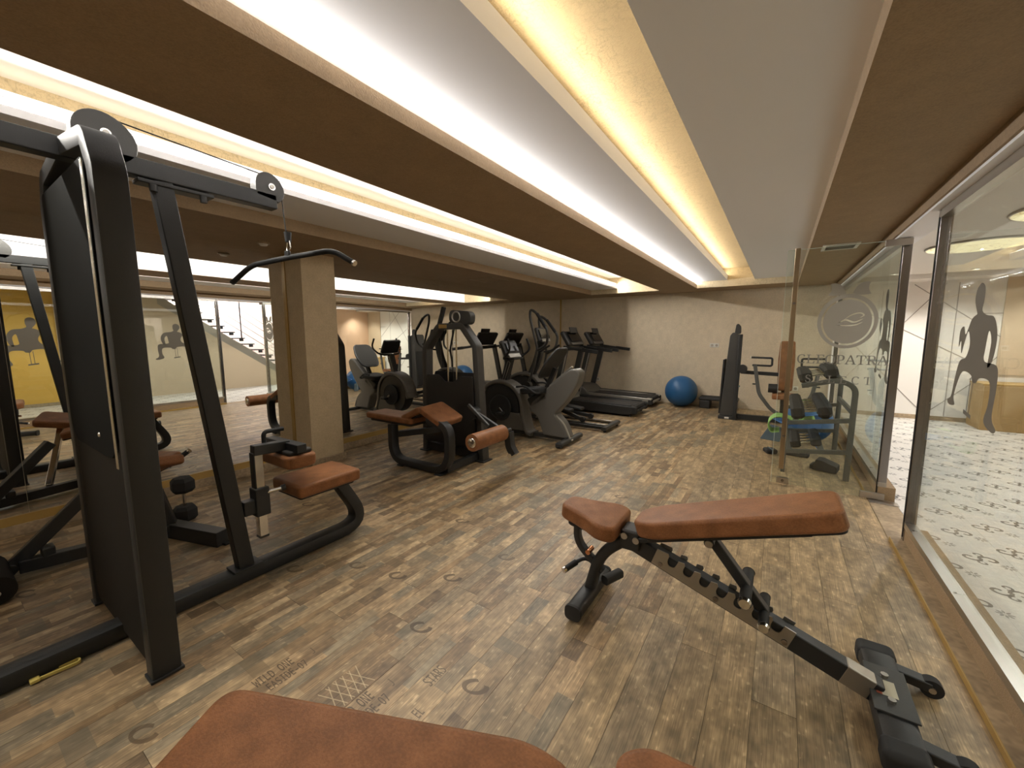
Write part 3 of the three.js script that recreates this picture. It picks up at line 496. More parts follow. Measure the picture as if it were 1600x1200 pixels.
// ---------------------------------------------------------------- lat pulldown machine
M.shroudBlack = new THREE.MeshPhysicalMaterial({ color: lin(0.008, 0.008, 0.007), roughness: 0.8, specularIntensity: 0.2 });
{
  const X = -2.68, o = thing('pulldown_machine', 'tall black cable pulldown machine with brown seat, nearest the mirror', 'gym machine', [X, 0, -0.6]);
  const yz = [1, 0, 0];
  part(o, 'base_tube', boxPipe([[X, 0.045, 0.75], [X, 0.045, -1.90], [X, 0.46, -1.66]], 0.10, 0.08, 0.26, yz), M.black);
  for (const [x, s] of [[-2.215, 1], [-3.145, -1]]) {
    const u = part(o, 'upright', boxPipe([[x, 0.012, -0.5], [x, 2.14, -0.5], [x - s * 0.07, 2.275, -0.5], [x - s * 0.42, 2.32, -0.5]], 0.105, 0.075, [0.03, 0.04], [0, 0, 1]), M.black);
    part(u, 'foot_plate', rbox(0.09, 0.014, 0.12, 0.003, x, 0.007, -0.5), M.black); part(u, 'edge_trim', boxAt(x + s * 0.038, x + s * 0.0395, 0.02, 2.15, -0.452, -0.449), M.charcoal);
  }
  const cover = (x0, x1, y0, y1, z, r) => moved(slab(roundShape([[x0, y0], [x1, y0], [x1, y1], [x0, y1]], r), 0.02, 0.004), 0, 0, z);
  const lo = part(o, 'lower_shroud', cover(-3.10, -2.27, 0.05, 1.06, -0.468, 0.05), M.shroud);
  const up = part(o, 'upper_shroud', cover(-3.10, -2.30, 0.97, 2.2, -0.456, [0.14, 0.14, 0.03, 0.03]), M.shroudBlack); part(up, 'screw', bolt([-2.55, 1.06, -0.446], [0, 0, 1], 0.012, 0.004), M.chrome);
  part(o, 'rear_shroud', cover(-3.10, -2.27, 0.05, 2.2, -0.545, 0.05), M.shroud);
  for (const x of [-2.272, -2.289]) part(o, 'guide_rod', rod([x, 0.95, -0.442], [x, 2.18, -0.442], 0.0035, 10), M.chrome);
  for (let k = 0; k < 14; k++) part(o, 'weight_plate', rbox(0.34, 0.026, 0.05, 0.004, X, 0.10 + k * 0.029, -0.507), M.black);
  part(o, 'boom', bar([X, 2.315, 0.6], [X, 2.325, -1.36], 0.075, 0.085), M.black);
  part(o, 'boom_plate', bar([X, 2.262, -0.70], [X, 2.262, -1.02], 0.085, 0.02), M.black); for (const z of [-0.76, -0.97]) part(o, 'boom_bolt', rod([X + 0.035, 2.252, z], [X + 0.035, 2.22, z], 0.017, 10), M.black);
  const egg = (w, h) => { const s = new THREE.Shape(); s.moveTo(-w, -h * 0.75); s.lineTo(w * 0.55, -h * 0.95); s.bezierCurveTo(w * 1.25, -h * 0.5, w * 1.1, h * 0.45, w * 0.35, h * 0.85); s.bezierCurveTo(-w * 0.3, h * 1.2, -w * 1.05, h * 0.75, -w, -h * 0.1); s.closePath(); return s; };
  const guard = (w, h, y, z) => { const g = slab(egg(w, h), 0.075, 0.006); g.rotateY(Math.PI / 2); g.translate(X, y, z); return g; };
  const p1 = part(o, 'pulley_guard', guard(0.112, 0.108, 2.42, -0.605), M.charcoal), p2 = part(o, 'pulley_guard', guard(0.083, 0.085, 2.405, -1.325), M.charcoal);
  for (const [p, y, z] of [[p1, 2.43, -0.605], [p2, 2.405, -1.33]]) { part(p, 'axle_bolt', rod([X + 0.038, y, z], [X + 0.046, y, z], 0.02, 16), M.chrome); part(p, 'axle_cap', rod([X + 0.046, y, z], [X + 0.052, y, z], 0.012, 12), M.silver); }
  part(o, 'cable', pipe([[X, 2.52, -0.55], [X, 2.475, -1.34]], 0.0035), M.rubber);
  part(o, 'cable_drop', pipe([[X, 2.40, -1.405], [X, 2.155, -1.42]], 0.0035), M.rubber);
  part(o, 'cable_stop', new THREE.CylinderGeometry(0.022, 0.017, 0.06, 14).translate(X, 2.135, -1.43), M.rubber);
  const strut = part(o, 'strut', bar([X, 2.28, -0.80], [X, 0.075, -1.03], 0.07, 0.085), M.black); part(strut, 'foot_flange', rbox(0.12, 0.012, 0.16, 0.003, X, 0.092, -1.03), M.black);
  // thigh holder
  const th = part(o, 'thigh_post', rbox(0.05, 0.56, 0.05, 0.004, X, 0.52, -1.145), M.chrome);
  part(th, 'post_end', boxAt(X - 0.026, X + 0.026, 0.232, 0.246, -1.171, -1.119), M.plastic); part(th, 'front_cover', rbox(0.053, 0.33, 0.03, 0.004, X - 0.002, 0.62, -1.128), M.black);
  const sl = part(o, 'sleeve', rbox(0.085, 0.18, 0.085, 0.008, X, 0.47, -1.145), M.black); part(sl, 'sleeve_arm', bar([X, 0.45, -1.11], [X, 0.45, -1.04], 0.06, 0.09), M.black); part(sl, 'pop_pin', rod([X + 0.03, 0.52, -1.17], [X + 0.06, 0.53, -1.27], 0.011, 12), M.chrome); part(sl, 'pin_knob', rod([X + 0.055, 0.528, -1.25], [X + 0.062, 0.531, -1.275], 0.02, 12), M.plastic);
  part(o, 'holder_arm', bar([X, 0.80, -1.12], [X, 0.79, -1.34], 0.055, 0.065), M.black); part(o, 'holder_crossbar', bar([X - 0.24, 0.785, -1.335], [X + 0.16, 0.785, -1.345], 0.065, 0.055), M.black);
  part(o, 'hand_lever', pipe([[X - 0.06, 0.81, -1.22], [X - 0.06, 0.89, -1.22], [X - 0.05, 0.89, -1.34]], 0.014, 0.03), M.rubber);
  const tp = part(o, 'thigh_pad', moved(padGeo(0.20, 0.46, 0.085, 0.06), X - 0.08, 0.695, -1.36), M.leather); part(tp, 'pad_board', moved(padGeo(0.16, 0.40, 0.03, 0.03), X - 0.08, 0.75, -1.36), M.ply);
  const se = part(o, 'seat_pad', moved(padGeo(0.46, 0.36, 0.085, 0.035), X, 0.50, -1.53), M.leather); part(se, 'pad_board', moved(padGeo(0.40, 0.30, 0.022, 0.02), X, 0.45, -1.52), M.ply);
}
{
  const P = [-2.68, 2.0, -1.42], o = thing('pulldown_bar', 'bent black pulldown bar hanging from the cable by a chrome snap hook', 'bar', P);
  const pts = [[-2.19, 1.945, -1.555], [-2.34, 2.03, -1.52], [-2.68, 2.005, -1.42], [-2.98, 1.975, -1.335], [-3.14, 1.875, -1.285]];
  part(o, 'bar_tube', pipe(pts, 0.0165, 0.07), M.rubber);
  part(o, 'end_cap', rod([-2.19, 1.945, -1.555], [-2.178, 1.939, -1.558], 0.0175, 16), M.chrome); part(o, 'end_cap', rod([-3.14, 1.875, -1.285], [-3.152, 1.868, -1.282], 0.0175, 16), M.plastic);
  part(o, 'eyelet', rbox(0.05, 0.04, 0.02, 0.008, -2.68, 2.03, -1.42), M.black);
  part(o, 'snap_hook', pipe([[-2.68, 2.045, -1.42], [-2.655, 2.06, -1.43], [-2.668, 2.12, -1.43], [-2.692, 2.12, -1.43], [-2.705, 2.06, -1.43], [-2.682, 2.045, -1.42]], 0.0042, 0.012), M.chrome);
}
// ---------------------------------------------------------------- hexagonal dumbbells
function hexHead(r, t) { const g = new THREE.LatheGeometry([[0, -t / 2], [r * 0.72, -t / 2], [r, -t * 0.28], [r, t * 0.28], [r * 0.72, t / 2], [0, t / 2]].map(p => new THREE.Vector2(...p)), 6); return toCreasedNormals(g.toNonIndexed(), 0.3); }
function dumbbell(label, r, len, group) {   // axis along x
  const o = thing('dumbbell', label, 'dumbbell', [0, 0, 0], group);
  for (const s of [-1, 1]) lpart(o, 'head', moved(hexHead(r, len * 0.34), s * len * 0.33, 0, 0, 0, 0, Math.PI / 2), M.rubber);
  lpart(o, 'handle', moved(new THREE.LatheGeometry([[0.0125, -len * 0.17], [0.013, -len * 0.1], [0.0165, 0], [0.013, len * 0.1], [0.0125, len * 0.17]].map(p => new THREE.Vector2(...p)), 16), 0, 0, 0, 0, 0, Math.PI / 2), M.chrome); return o;
}
{ const d = dumbbell('black hex dumbbell standing on end on the floor by the mirror', 0.085, 0.36); d.rotation.set(0, 0.4, Math.PI / 2); d.position.set(-4.0, 0.18, -1.14); }
// yellow strap on the floor
{ const o = thing('floor_strap', 'small yellow looped strap lying on the floor by the machine base', 'strap', [-2.66, 0, -0.24]);
  part(o, 'strap_band', sweep(fillet([[-2.615, 0.012, -0.165], [-2.60, 0.012, -0.30], [-2.632, 0.012, -0.302], [-2.636, 0.014, -0.175]], 0.015), rectProfile(0.014, 0.008, 0.002), [0, 1, 0]), M.yellow); part(o, 'buckle', rbox(0.05, 0.014, 0.03, 0.004, -2.625, 0.014, -0.165), M.yellow); }
// ---------------------------------------------------------------- sit-up bench behind the tower
{
  const o = thing('situp_bench', 'dark sit-up bench with brown pads half hidden behind the pulldown tower', 'bench', [-3.75, 0, -0.7]);
  part(o, 'base_beam', bar([-3.92, 0.06, -0.26], [-3.72, 0.06, -1.02], 0.07, 0.08), M.black);
  const cf = part(o, 'front_foot', bar([-3.93, 0.055, -0.93], [-3.27, 0.055, -1.13], 0.09, 0.11), M.black); part(cf, 'foot_pad', bar([-3.37, 0.012, -1.125], [-3.24, 0.012, -1.155], 0.05, 0.018), M.rubber);
  part(o, 'rear_post', bar([-3.95, 0.03, -0.20], [-3.86, 0.52, -0.66], 0.07, 0.075), M.black); part(o, 'support_post', bar([-3.73, 0.08, -0.98], [-3.78, 0.56, -0.88], 0.06, 0.06), M.black);
  part(o, 'pad_post', bar([-3.44, 0.62, -0.80], [-3.80, 0.10, -0.62], 0.045, 0.045), M.chrome); part(o, 'hinge', rbox(0.09, 0.06, 0.06, 0.01, -3.90, 0.12, -0.38), M.black);
  const s = part(o, 'seat_pad', moved(padGeo(0.30, 0.24, 0.07, 0.05), -3.72, 0.585, -0.90, 0.25, 0.3, 0), M.leather); part(s, 'pad_board', moved(padGeo(0.26, 0.20, 0.02, 0.03), -3.72, 0.545, -0.89, 0.25, 0.3, 0), M.ply);
  part(o, 'back_pad', moved(padGeo(0.34, 0.26, 0.07, 0.05), -3.44, 0.66, -0.80, -0.2, 0.4, 0.35), M.leather);
  const h = part(o, 'handle', rod([-3.68, 0.56, -0.98], [-3.60, 0.66, -1.08], 0.017, 14), M.rubber); part(h, 'handle_end', rod([-3.60, 0.66, -1.08], [-3.595, 0.667, -1.087], 0.018, 14), M.chrome);
  part(o, 'roller_pad', rod([-3.98, 0.085, -0.14], [-3.56, 0.085, -0.14], 0.08, 24), M.shroud); part(o, 'roller_axle', rod([-3.99, 0.085, -0.14], [-3.52, 0.085, -0.14], 0.016, 12), M.chrome); part(o, 'roller_bracket', bar([-3.93, 0.06, -0.26], [-3.93, 0.085, -0.14], 0.05, 0.04), M.black);
}
// ---------------------------------------------------------------- leg curl machine
{
  const o = thing('leg_curl_machine', 'black leg curl machine with tan-brown pads and roller beside the pillar', 'gym machine', [-3.4, 0, -3.4]);
  const Z = -3.2;
  part(o, 'bench_frame', boxPipe([[-3.76, 0.47, Z + 0.1], [-3.76, 0.05, Z + 0.1], [-2.86, 0.05, Z + 0.1], [-2.86, 0.56, Z + 0.1], [-3.16, 0.58, Z + 0.1]], 0.10, 0.075, [0.2, 0.26, 0.24], [0, 0, 1]), M.black);
  for (const x of [-3.6, -3.0]) part(o, 'floor_pad', rbox(0.09, 0.016, 0.12, 0.004, x, 0.008, Z + 0.1), M.rubber);
  part(o, 'upper_rail', bar([-3.76, 0.34, Z + 0.06], [-3.45, 0.34, -3.72], 0.06, 0.07), M.black); part(o, 'lower_link', bar([-2.95, 0.06, Z + 0.08], [-2.98, 0.06, -3.72], 0.07, 0.08), M.black);
  const a = part(o, 'torso_pad', moved(padGeo(0.32, 0.80, 0.07, 0.06), -3.80, 0.545, Z), M.leather); part(a, 'pad_board', moved(padGeo(0.27, 0.72, 0.03, 0.04), -3.78, 0.495, Z), M.ply);
  const b = part(o, 'hip_pad', moved(padGeo(0.34, 0.33, 0.075, 0.05), -3.42, 0.625, Z - 0.02, 0, 0, 0.42), M.leather); part(b, 'pad_board', moved(padGeo(0.28, 0.26, 0.02, 0.04), -3.40, 0.585, Z - 0.02, 0, 0, 0.42), M.ply);
  const c = part(o, 'thigh_pad', moved(padGeo(0.37, 0.36, 0.075, 0.05), -3.10, 0.635, Z - 0.03, 0.05, 0, -0.44), M.leather); part(c, 'pad_board', moved(padGeo(0.30, 0.28, 0.02, 0.04), -3.12, 0.59, Z - 0.03, 0.05, 0, -0.44), M.ply);
  // weight tower
  const zt = -3.74;
  part(o, 'tower_arch', boxPipe([[-3.84, 0.012, zt], [-3.80, 1.35, zt], [-3.56, 1.62, zt], [-3.18, 1.62, zt], [-2.98, 1.38, zt], [-2.90, 0.012, zt]], 0.12, 0.075, 0.03, [0, 0, 1]), M.charcoal);
  part(o, 'tower_base', bar([-3.84, 0.07, zt], [-2.92, 0.07, zt], 0.09, 0.1), M.black); for (const x of [-3.84, -2.90]) part(o, 'tower_foot', rbox(0.13, 0.016, 0.18, 0.004, x, 0.008, zt), M.black);
  part(o, 'front_shroud', moved(slab(roundShape([[-3.78, 0.15], [-2.97, 0.15], [-3.0, 1.02], [-3.20, 1.02], [-3.3, 0.94], [-3.45, 0.94], [-3.55, 1.02], [-3.76, 1.02]], 0.03), 0.016, 0.003), 0, 0, zt + 0.06), M.plastic);
  part(o, 'rear_shroud', moved(slab(roundShape(rectPts(0.80, 0.9), 0.04), 0.012, 0.003), -3.37, 0.6, zt - 0.09), M.plastic);
  for (const x of [-3.44, -3.30]) part(o, 'guide_rod', rod([x, 0.6, zt + 0.01], [x, 1.6, zt + 0.01], 0.011, 12), M.chrome);
  part(o, 'cable', rod([-3.37, 0.9, zt], [-3.37, 1.58, zt], 0.004, 8), M.rubber); for (let k = 0; k < 12; k++) part(o, 'weight_plate', rbox(0.36, 0.028, 0.11, 0.004, -3.37, 0.17 + k * 0.031, zt - 0.01), M.black);
  const br = part(o, 'badge', rbox(0.13, 0.045, 0.006, 0.002, -3.47, 1.62, zt + 0.062), M.gold);
  part(o, 'pulley_cover', moved(slab(roundShape([[-0.17, -0.08], [0.17, -0.08], [0.17, 0.08], [-0.17, 0.08]], 0.075), 0.10, 0.01), -3.21, 1.725, zt, 0, 0, -0.1), M.charcoal); part(o, 'pulley_rim', moved(new THREE.TorusGeometry(0.06, 0.01, 8, 28), -3.26, 1.73, zt + 0.05), M.silver);
  part(o, 'top_handle', bar([-3.60, 1.60, zt], [-3.50, 1.86, zt], 0.045, 0.045, [1, 0, 0]), M.black);
  // swing arm and roller
  const ar = part(o, 'swing_arm', bar([-2.93, 0.60, -3.62], [-2.50, 0.42, -3.60], 0.035, 0.08), M.black); part(ar, 'arm_pivot', rod([-2.95, 0.60, -3.68], [-2.95, 0.60, -3.55], 0.07, 24), M.plastic);
  part(o, 'adjust_lever', bar([-2.93, 0.72, -3.50], [-2.66, 0.50, -3.52], 0.03, 0.035), M.charcoal);
  const ro = part(o, 'roller_pad', rod([-2.43, 0.47, -2.95], [-2.43, 0.47, -3.46], 0.085, 28), M.leather); part(ro, 'roller_cap', new THREE.SphereGeometry(0.05, 18, 10).scale(1, 1, 0.35).translate(-2.43, 0.47, -2.945), M.chrome);
  part(o, 'roller_axle', rod([-2.43, 0.47, -3.44], [-2.43, 0.47, -3.62], 0.02, 14), M.black); part(o, 'arm_weight', boxPipe([[-2.44, 0.45, -3.60], [-2.42, 0.28, -3.60], [-2.36, 0.20, -3.60]], 0.09, 0.08, 0.04, [0, 0, 1]), M.black); part(o, 'arm_tip', rod([-2.40, 0.19, -3.55], [-2.40, 0.19, -3.66], 0.028, 14), M.chrome);
}
// ---------------------------------------------------------------- recumbent bicycle
const shellShape = (pts, r) => roundShape(pts, r);
{
  const Z = -5.05, o = thing('recumbent_bike', 'grey recumbent exercise bike with black mesh backrest facing the mirror', 'exercise bike', [-3.0, 0, Z]);
  const extr = (pts, r, t, b = 0.015) => moved(slab(shellShape(pts, r), t, b), 0, 0, Z);
  const rf = part(o, 'rear_foot', sweep([V(-2.38, 0.05, Z + 0.34), V(-2.38, 0.05, Z - 0.34)], ovalProfile(0.09, 0.065), [1, 0, 0]), M.charcoal); part(rf, 'foot_cap', rbox(0.10, 0.07, 0.06, 0.02, -2.38, 0.04, Z + 0.335), M.rubber); part(rf, 'foot_badge', rbox(0.012, 0.02, 0.05, 0.003, -2.334, 0.055, Z + 0.03), M.whitePlastic);
  part(o, 'front_foot', sweep([V(-3.78, 0.05, Z + 0.26), V(-3.78, 0.05, Z - 0.26)], ovalProfile(0.08, 0.06), [1, 0, 0]), M.charcoal);
  part(o, 'base_rail', bar([-3.78, 0.06, Z], [-2.38, 0.06, Z], 0.09, 0.055), M.charcoal);
  part(o, 'rear_shell', extr([[-2.20, 1.00], [-2.26, 1.06], [-2.36, 1.05], [-2.98, 0.55], [-3.0, 0.42], [-2.86, 0.34], [-2.76, 0.08], [-2.36, 0.08], [-2.44, 0.28], [-2.58, 0.40], [-2.40, 0.60], [-2.24, 0.84]], [0.05, 0.05, 0.05, 0.06, 0.05, 0.06, 0.02, 0.02, 0.1, 0.03, 0.08, 0.06], 0.20, 0.025), M.greyShell);
  part(o, 'seat_rail', bar([-2.94, 0.60, Z], [-2.36, 1.08, Z], 0.05, 0.02), M.silver); part(o, 'leg_trim', sweep(fillet([[-2.555, 0.385, Z + 0.085], [-2.43, 0.28, Z + 0.085], [-2.345, 0.09, Z + 0.085]], 0.12), rectProfile(0.03, 0.02, 0.005), [0, 0, 1]), M.silver);
  part(o, 'flywheel_cover', moved(disc(0.345, 0.20, 48), -3.52, 0.43, Z, Math.PI / 2), M.plastic);
  const arc = [[-3.93, 0.38, Z]]; for (let k = 0; k <= 14; k++) { const a = Math.PI * (1.02 - k / 14 * 0.98); arc.push([-3.52 + 0.395 * Math.cos(a), 0.44 + 0.375 * Math.sin(a), Z]); } arc.push([-3.10, 0.26, Z], [-3.03, 0.08, Z], [-2.96, 0.06, Z]);
  part(o, 'shell_arch', sweep(new THREE.CatmullRomCurve3(arc.map(p => V(...p))).getPoints(60), rectProfile(0.24, 0.06, 0.02), [0, 0, 1]), M.greyShell);
  part(o, 'lower_panel', extr([[-3.62, 0.10], [-3.08, 0.10], [-3.16, 0.36], [-3.5, 0.36]], 0.03, 0.215, 0.01), M.greyShell);
  const cr = part(o, 'crank_disc', moved(disc(0.19, 0.03, 40), -3.50, 0.42, Z + 0.115, Math.PI / 2), M.rubber);
  part(cr, 'crank_ring', moved(new THREE.TorusGeometry(0.19, 0.008, 8, 40), -3.50, 0.42, Z + 0.128), M.black);
  for (const s of [1, -1]) { const c = part(o, 'crank_arm', bar([-3.50, 0.42, Z + s * 0.15], [-3.44, 0.50 - s * 0.14, Z + s * 0.15], 0.022, 0.035), M.darkSteel); part(c, 'pedal', rbox(0.11, 0.035, 0.10, 0.012, -3.43, 0.50 - s * 0.15, Z + s * 0.215), M.plastic); }
  part(o, 'mast', bar([-3.50, 0.78, Z], [-3.39, 1.16, Z], 0.09, 0.10), M.black); part(o, 'mast_trim', boxPipe([[-3.47, 0.82, Z + 0.047], [-3.36, 1.10, Z + 0.047], [-3.40, 1.13, Z + 0.047], [-3.50, 0.84, Z + 0.047]], 0.008, 0.008, 0.02, [0, 0, 1]), M.silver);
  const co = part(o, 'console', rbox(0.07, 0.26, 0.38, 0.025, -3.40, 1.31, Z, 0, 0, 0.45), M.plastic); part(co, 'screen', rbox(0.006, 0.14, 0.28, 0.002, -3.355, 1.34, Z, 0, 0, 0.45), M.screen); part(co, 'keypad', rbox(0.02, 0.07, 0.30, 0.006, -3.31, 1.21, Z, 0, 0, 0.65), M.keypad); part(co, 'tray', rbox(0.13, 0.02, 0.26, 0.008, -3.30, 1.16, Z, 0, 0, 0.2), M.plastic);
  for (const s of [1, -1]) part(o, 'handlebar', pipe([[-3.42, 1.16, Z + s * 0.05], [-3.36, 1.17, Z + s * 0.24], [-3.20, 1.30, Z + s * 0.28], [-3.26, 1.46, Z + s * 0.26]], 0.016, 0.08), M.rubber);
  const st = part(o, 'seat_carriage', rbox(0.34, 0.16, 0.20, 0.03, -2.86, 0.60, Z, 0, 0, 0.5), M.plastic);
  part(o, 'seat_pad', moved(padGeo(0.40, 0.42, 0.08, 0.1), -2.92, 0.72, Z, 0, 0, 0.10), M.rubber); part(st, 'release_knob', new THREE.SphereGeometry(0.022, 14, 10).translate(-2.80, 0.74, Z + 0.17), M.red);
  part(o, 'back_post', bar([-2.80, 0.66, Z], [-2.62, 1.05, Z], 0.06, 0.06), M.plastic);
  const bp = moved(slab(roundShape([[-0.19, -0.24], [0.19, -0.24], [0.23, 0.0], [0.19, 0.24], [-0.19, 0.24], [-0.23, 0.0]], 0.09), 0.03, 0.008), 0, 0, 0, 0, Math.PI / 2, 0); moved(bp, -2.66, 1.12, Z, 0, 0, -0.62);
  const bk = part(o, 'backrest', bp, M.mesh); const ring = fillet([[0, -0.25, 0], [0, -0.25, 0.18], [0, 0.0, 0.24], [0, 0.25, 0.18], [0, 0.25, -0.18], [0, 0.0, -0.24], [0, -0.25, -0.18], [0, -0.25, 0.001]], 0.09); part(bk, 'backrest_frame', moved(sweep(ring, roundProfile(0.016, 10), [1, 0, 0]), -2.66, 1.12, Z, 0, 0, -0.62), M.plastic);
  for (const s of [1, -1]) part(o, 'side_grip', pipe([[-2.76, 0.70, Z + s * 0.10], [-2.78, 0.70, Z + s * 0.27], [-2.95, 0.80, Z + s * 0.28], [-3.10, 0.78, Z + s * 0.28]], 0.014, 0.06), M.rubber);
}
// ---------------------------------------------------------------- elliptical trainer
{
  const Z = -6.2, o = thing('elliptical_trainer', 'dark elliptical trainer with tall looped moving handles between bike and treadmills', 'elliptical', [-3.2, 0, Z]);
  const rf = part(o, 'rear_foot', sweep([V(-2.2, 0.06, Z + 0.33), V(-2.2, 0.06, Z - 0.33)], ovalProfile(0.085, 0.06), [1, 0, 0]), M.charcoal); part(rf, 'leveller', rod([-2.2, 0, Z + 0.28], [-2.2, 0.04, Z + 0.28], 0.022, 12), M.rubber); part(rf, 'leveller', rod([-2.2, 0, Z - 0.28], [-2.2, 0.04, Z - 0.28], 0.022, 12), M.rubber);
  part(o, 'front_foot', sweep([V(-4.2, 0.05, Z + 0.28), V(-4.2, 0.05, Z - 0.28)], ovalProfile(0.08, 0.06), [1, 0, 0]), M.charcoal);
  for (const s of [1, -1]) part(o, 'track_rail', bar([-3.5, 0.085, Z + s * 0.17], [-2.22, 0.085, Z + s * 0.17], 0.05, 0.03), M.steel);
  part(o, 'base_rail', bar([-4.2, 0.06, Z], [-3.3, 0.06, Z], 0.12, 0.07), M.charcoal); part(o, 'track_beam', bar([-3.4, 0.06, Z + 0.24], [-2.25, 0.055, Z + 0.24], 0.05, 0.05), M.black); part(o, 'track_beam', bar([-3.4, 0.06, Z - 0.24], [-2.25, 0.055, Z - 0.24], 0.05, 0.05), M.black);
  part(o, 'drive_cover', moved(disc(0.34, 0.24, 48), -3.82, 0.45, Z, Math.PI / 2), M.plastic);
  const arc = [[-4.22, 0.36, Z]]; for (let k = 0; k <= 14; k++) { const a = Math.PI * (1.02 - k / 14 * 0.98); arc.push([-3.82 + 0.39 * Math.cos(a), 0.46 + 0.375 * Math.sin(a), Z]); } arc.push([-3.41, 0.2, Z], [-3.36, 0.08, Z]);
  part(o, 'shell_arch', sweep(new THREE.CatmullRomCurve3(arc.map(p => V(...p))).getPoints(60), rectProfile(0.27, 0.055, 0.02), [0, 0, 1]), M.greyShell);
  part(o, 'mast', boxPipe([[-3.72, 0.78, Z], [-3.58, 1.05, Z], [-3.50, 1.40, Z]], 0.10, 0.12, 0.15, [0, 0, 1]), M.black);
  const co = part(o, 'console', rbox(0.06, 0.26, 0.40, 0.03, -3.48, 1.52, Z, 0, 0, 0.35), M.plastic); part(co, 'screen', rbox(0.006, 0.16, 0.30, 0.002, -3.443, 1.545, Z, 0, 0, 0.35), M.screen); part(co, 'keypad', rbox(0.012, 0.05, 0.28, 0.004, -3.405, 1.43, Z, 0, 0, 0.35), M.silver);
  for (const s of [1, -1]) {
    const z = Z + s * 0.31, q = s > 0 ? 0 : -0.16;
    const h = part(o, 'moving_handle', pipe([[-3.60, 0.62, z], [-3.46 + q, 1.02 + q * 0.5, z], [-3.40 + q, 1.28 + q * 0.5, z], [-3.56 + q, 1.80 + q * 0.5, z - s * 0.02], [-3.56 + q, 1.95 + q * 0.5, z - s * 0.02], [-3.44 + q, 1.90 + q * 0.5, z], [-3.19 + q, 1.58 + q * 0.5, z + s * 0.03], [-3.22 + q, 1.36 + q * 0.5, z], [-3.40 + q, 1.26 + q * 0.5, z]], 0.022, 0.08), M.charcoal);
    part(h, 'grip_sleeve', pipe([[-3.41 + q, 1.87 + q * 0.5, z + s * 0.004], [-3.24 + q, 1.645 + q * 0.5, z + s * 0.024]], 0.027), M.rubber);
    part(o, 'pivot_hub', rod([-3.58, 0.66, z - 0.04], [-3.58, 0.66, z + 0.04], 0.06, 20), M.plastic);
    const pa = part(o, 'pedal_arm', bar([-3.62, 0.36 + s * 0.1, Z + s * 0.20], [-2.62, 0.14, Z + s * 0.17], 0.05, 0.06), M.black); part(pa, 'track_wheel', rod([-2.62, 0.14, Z + s * 0.14], [-2.62, 0.14, Z + s * 0.20], 0.045, 20), M.rubber);
    part(pa, 'foot_pedal', rbox(0.38, 0.05, 0.16, 0.02, -2.98, 0.28 + s * 0.02, Z + s * 0.22, 0, 0, -0.12), M.plastic);
    part(o, 'fixed_handle', pipe([[-3.50, 1.22, Z + s * 0.04], [-3.40, 1.24, Z + s * 0.20], [-3.24, 1.34, Z + s * 0.18]], 0.016, 0.07), M.rubber);
  }
}
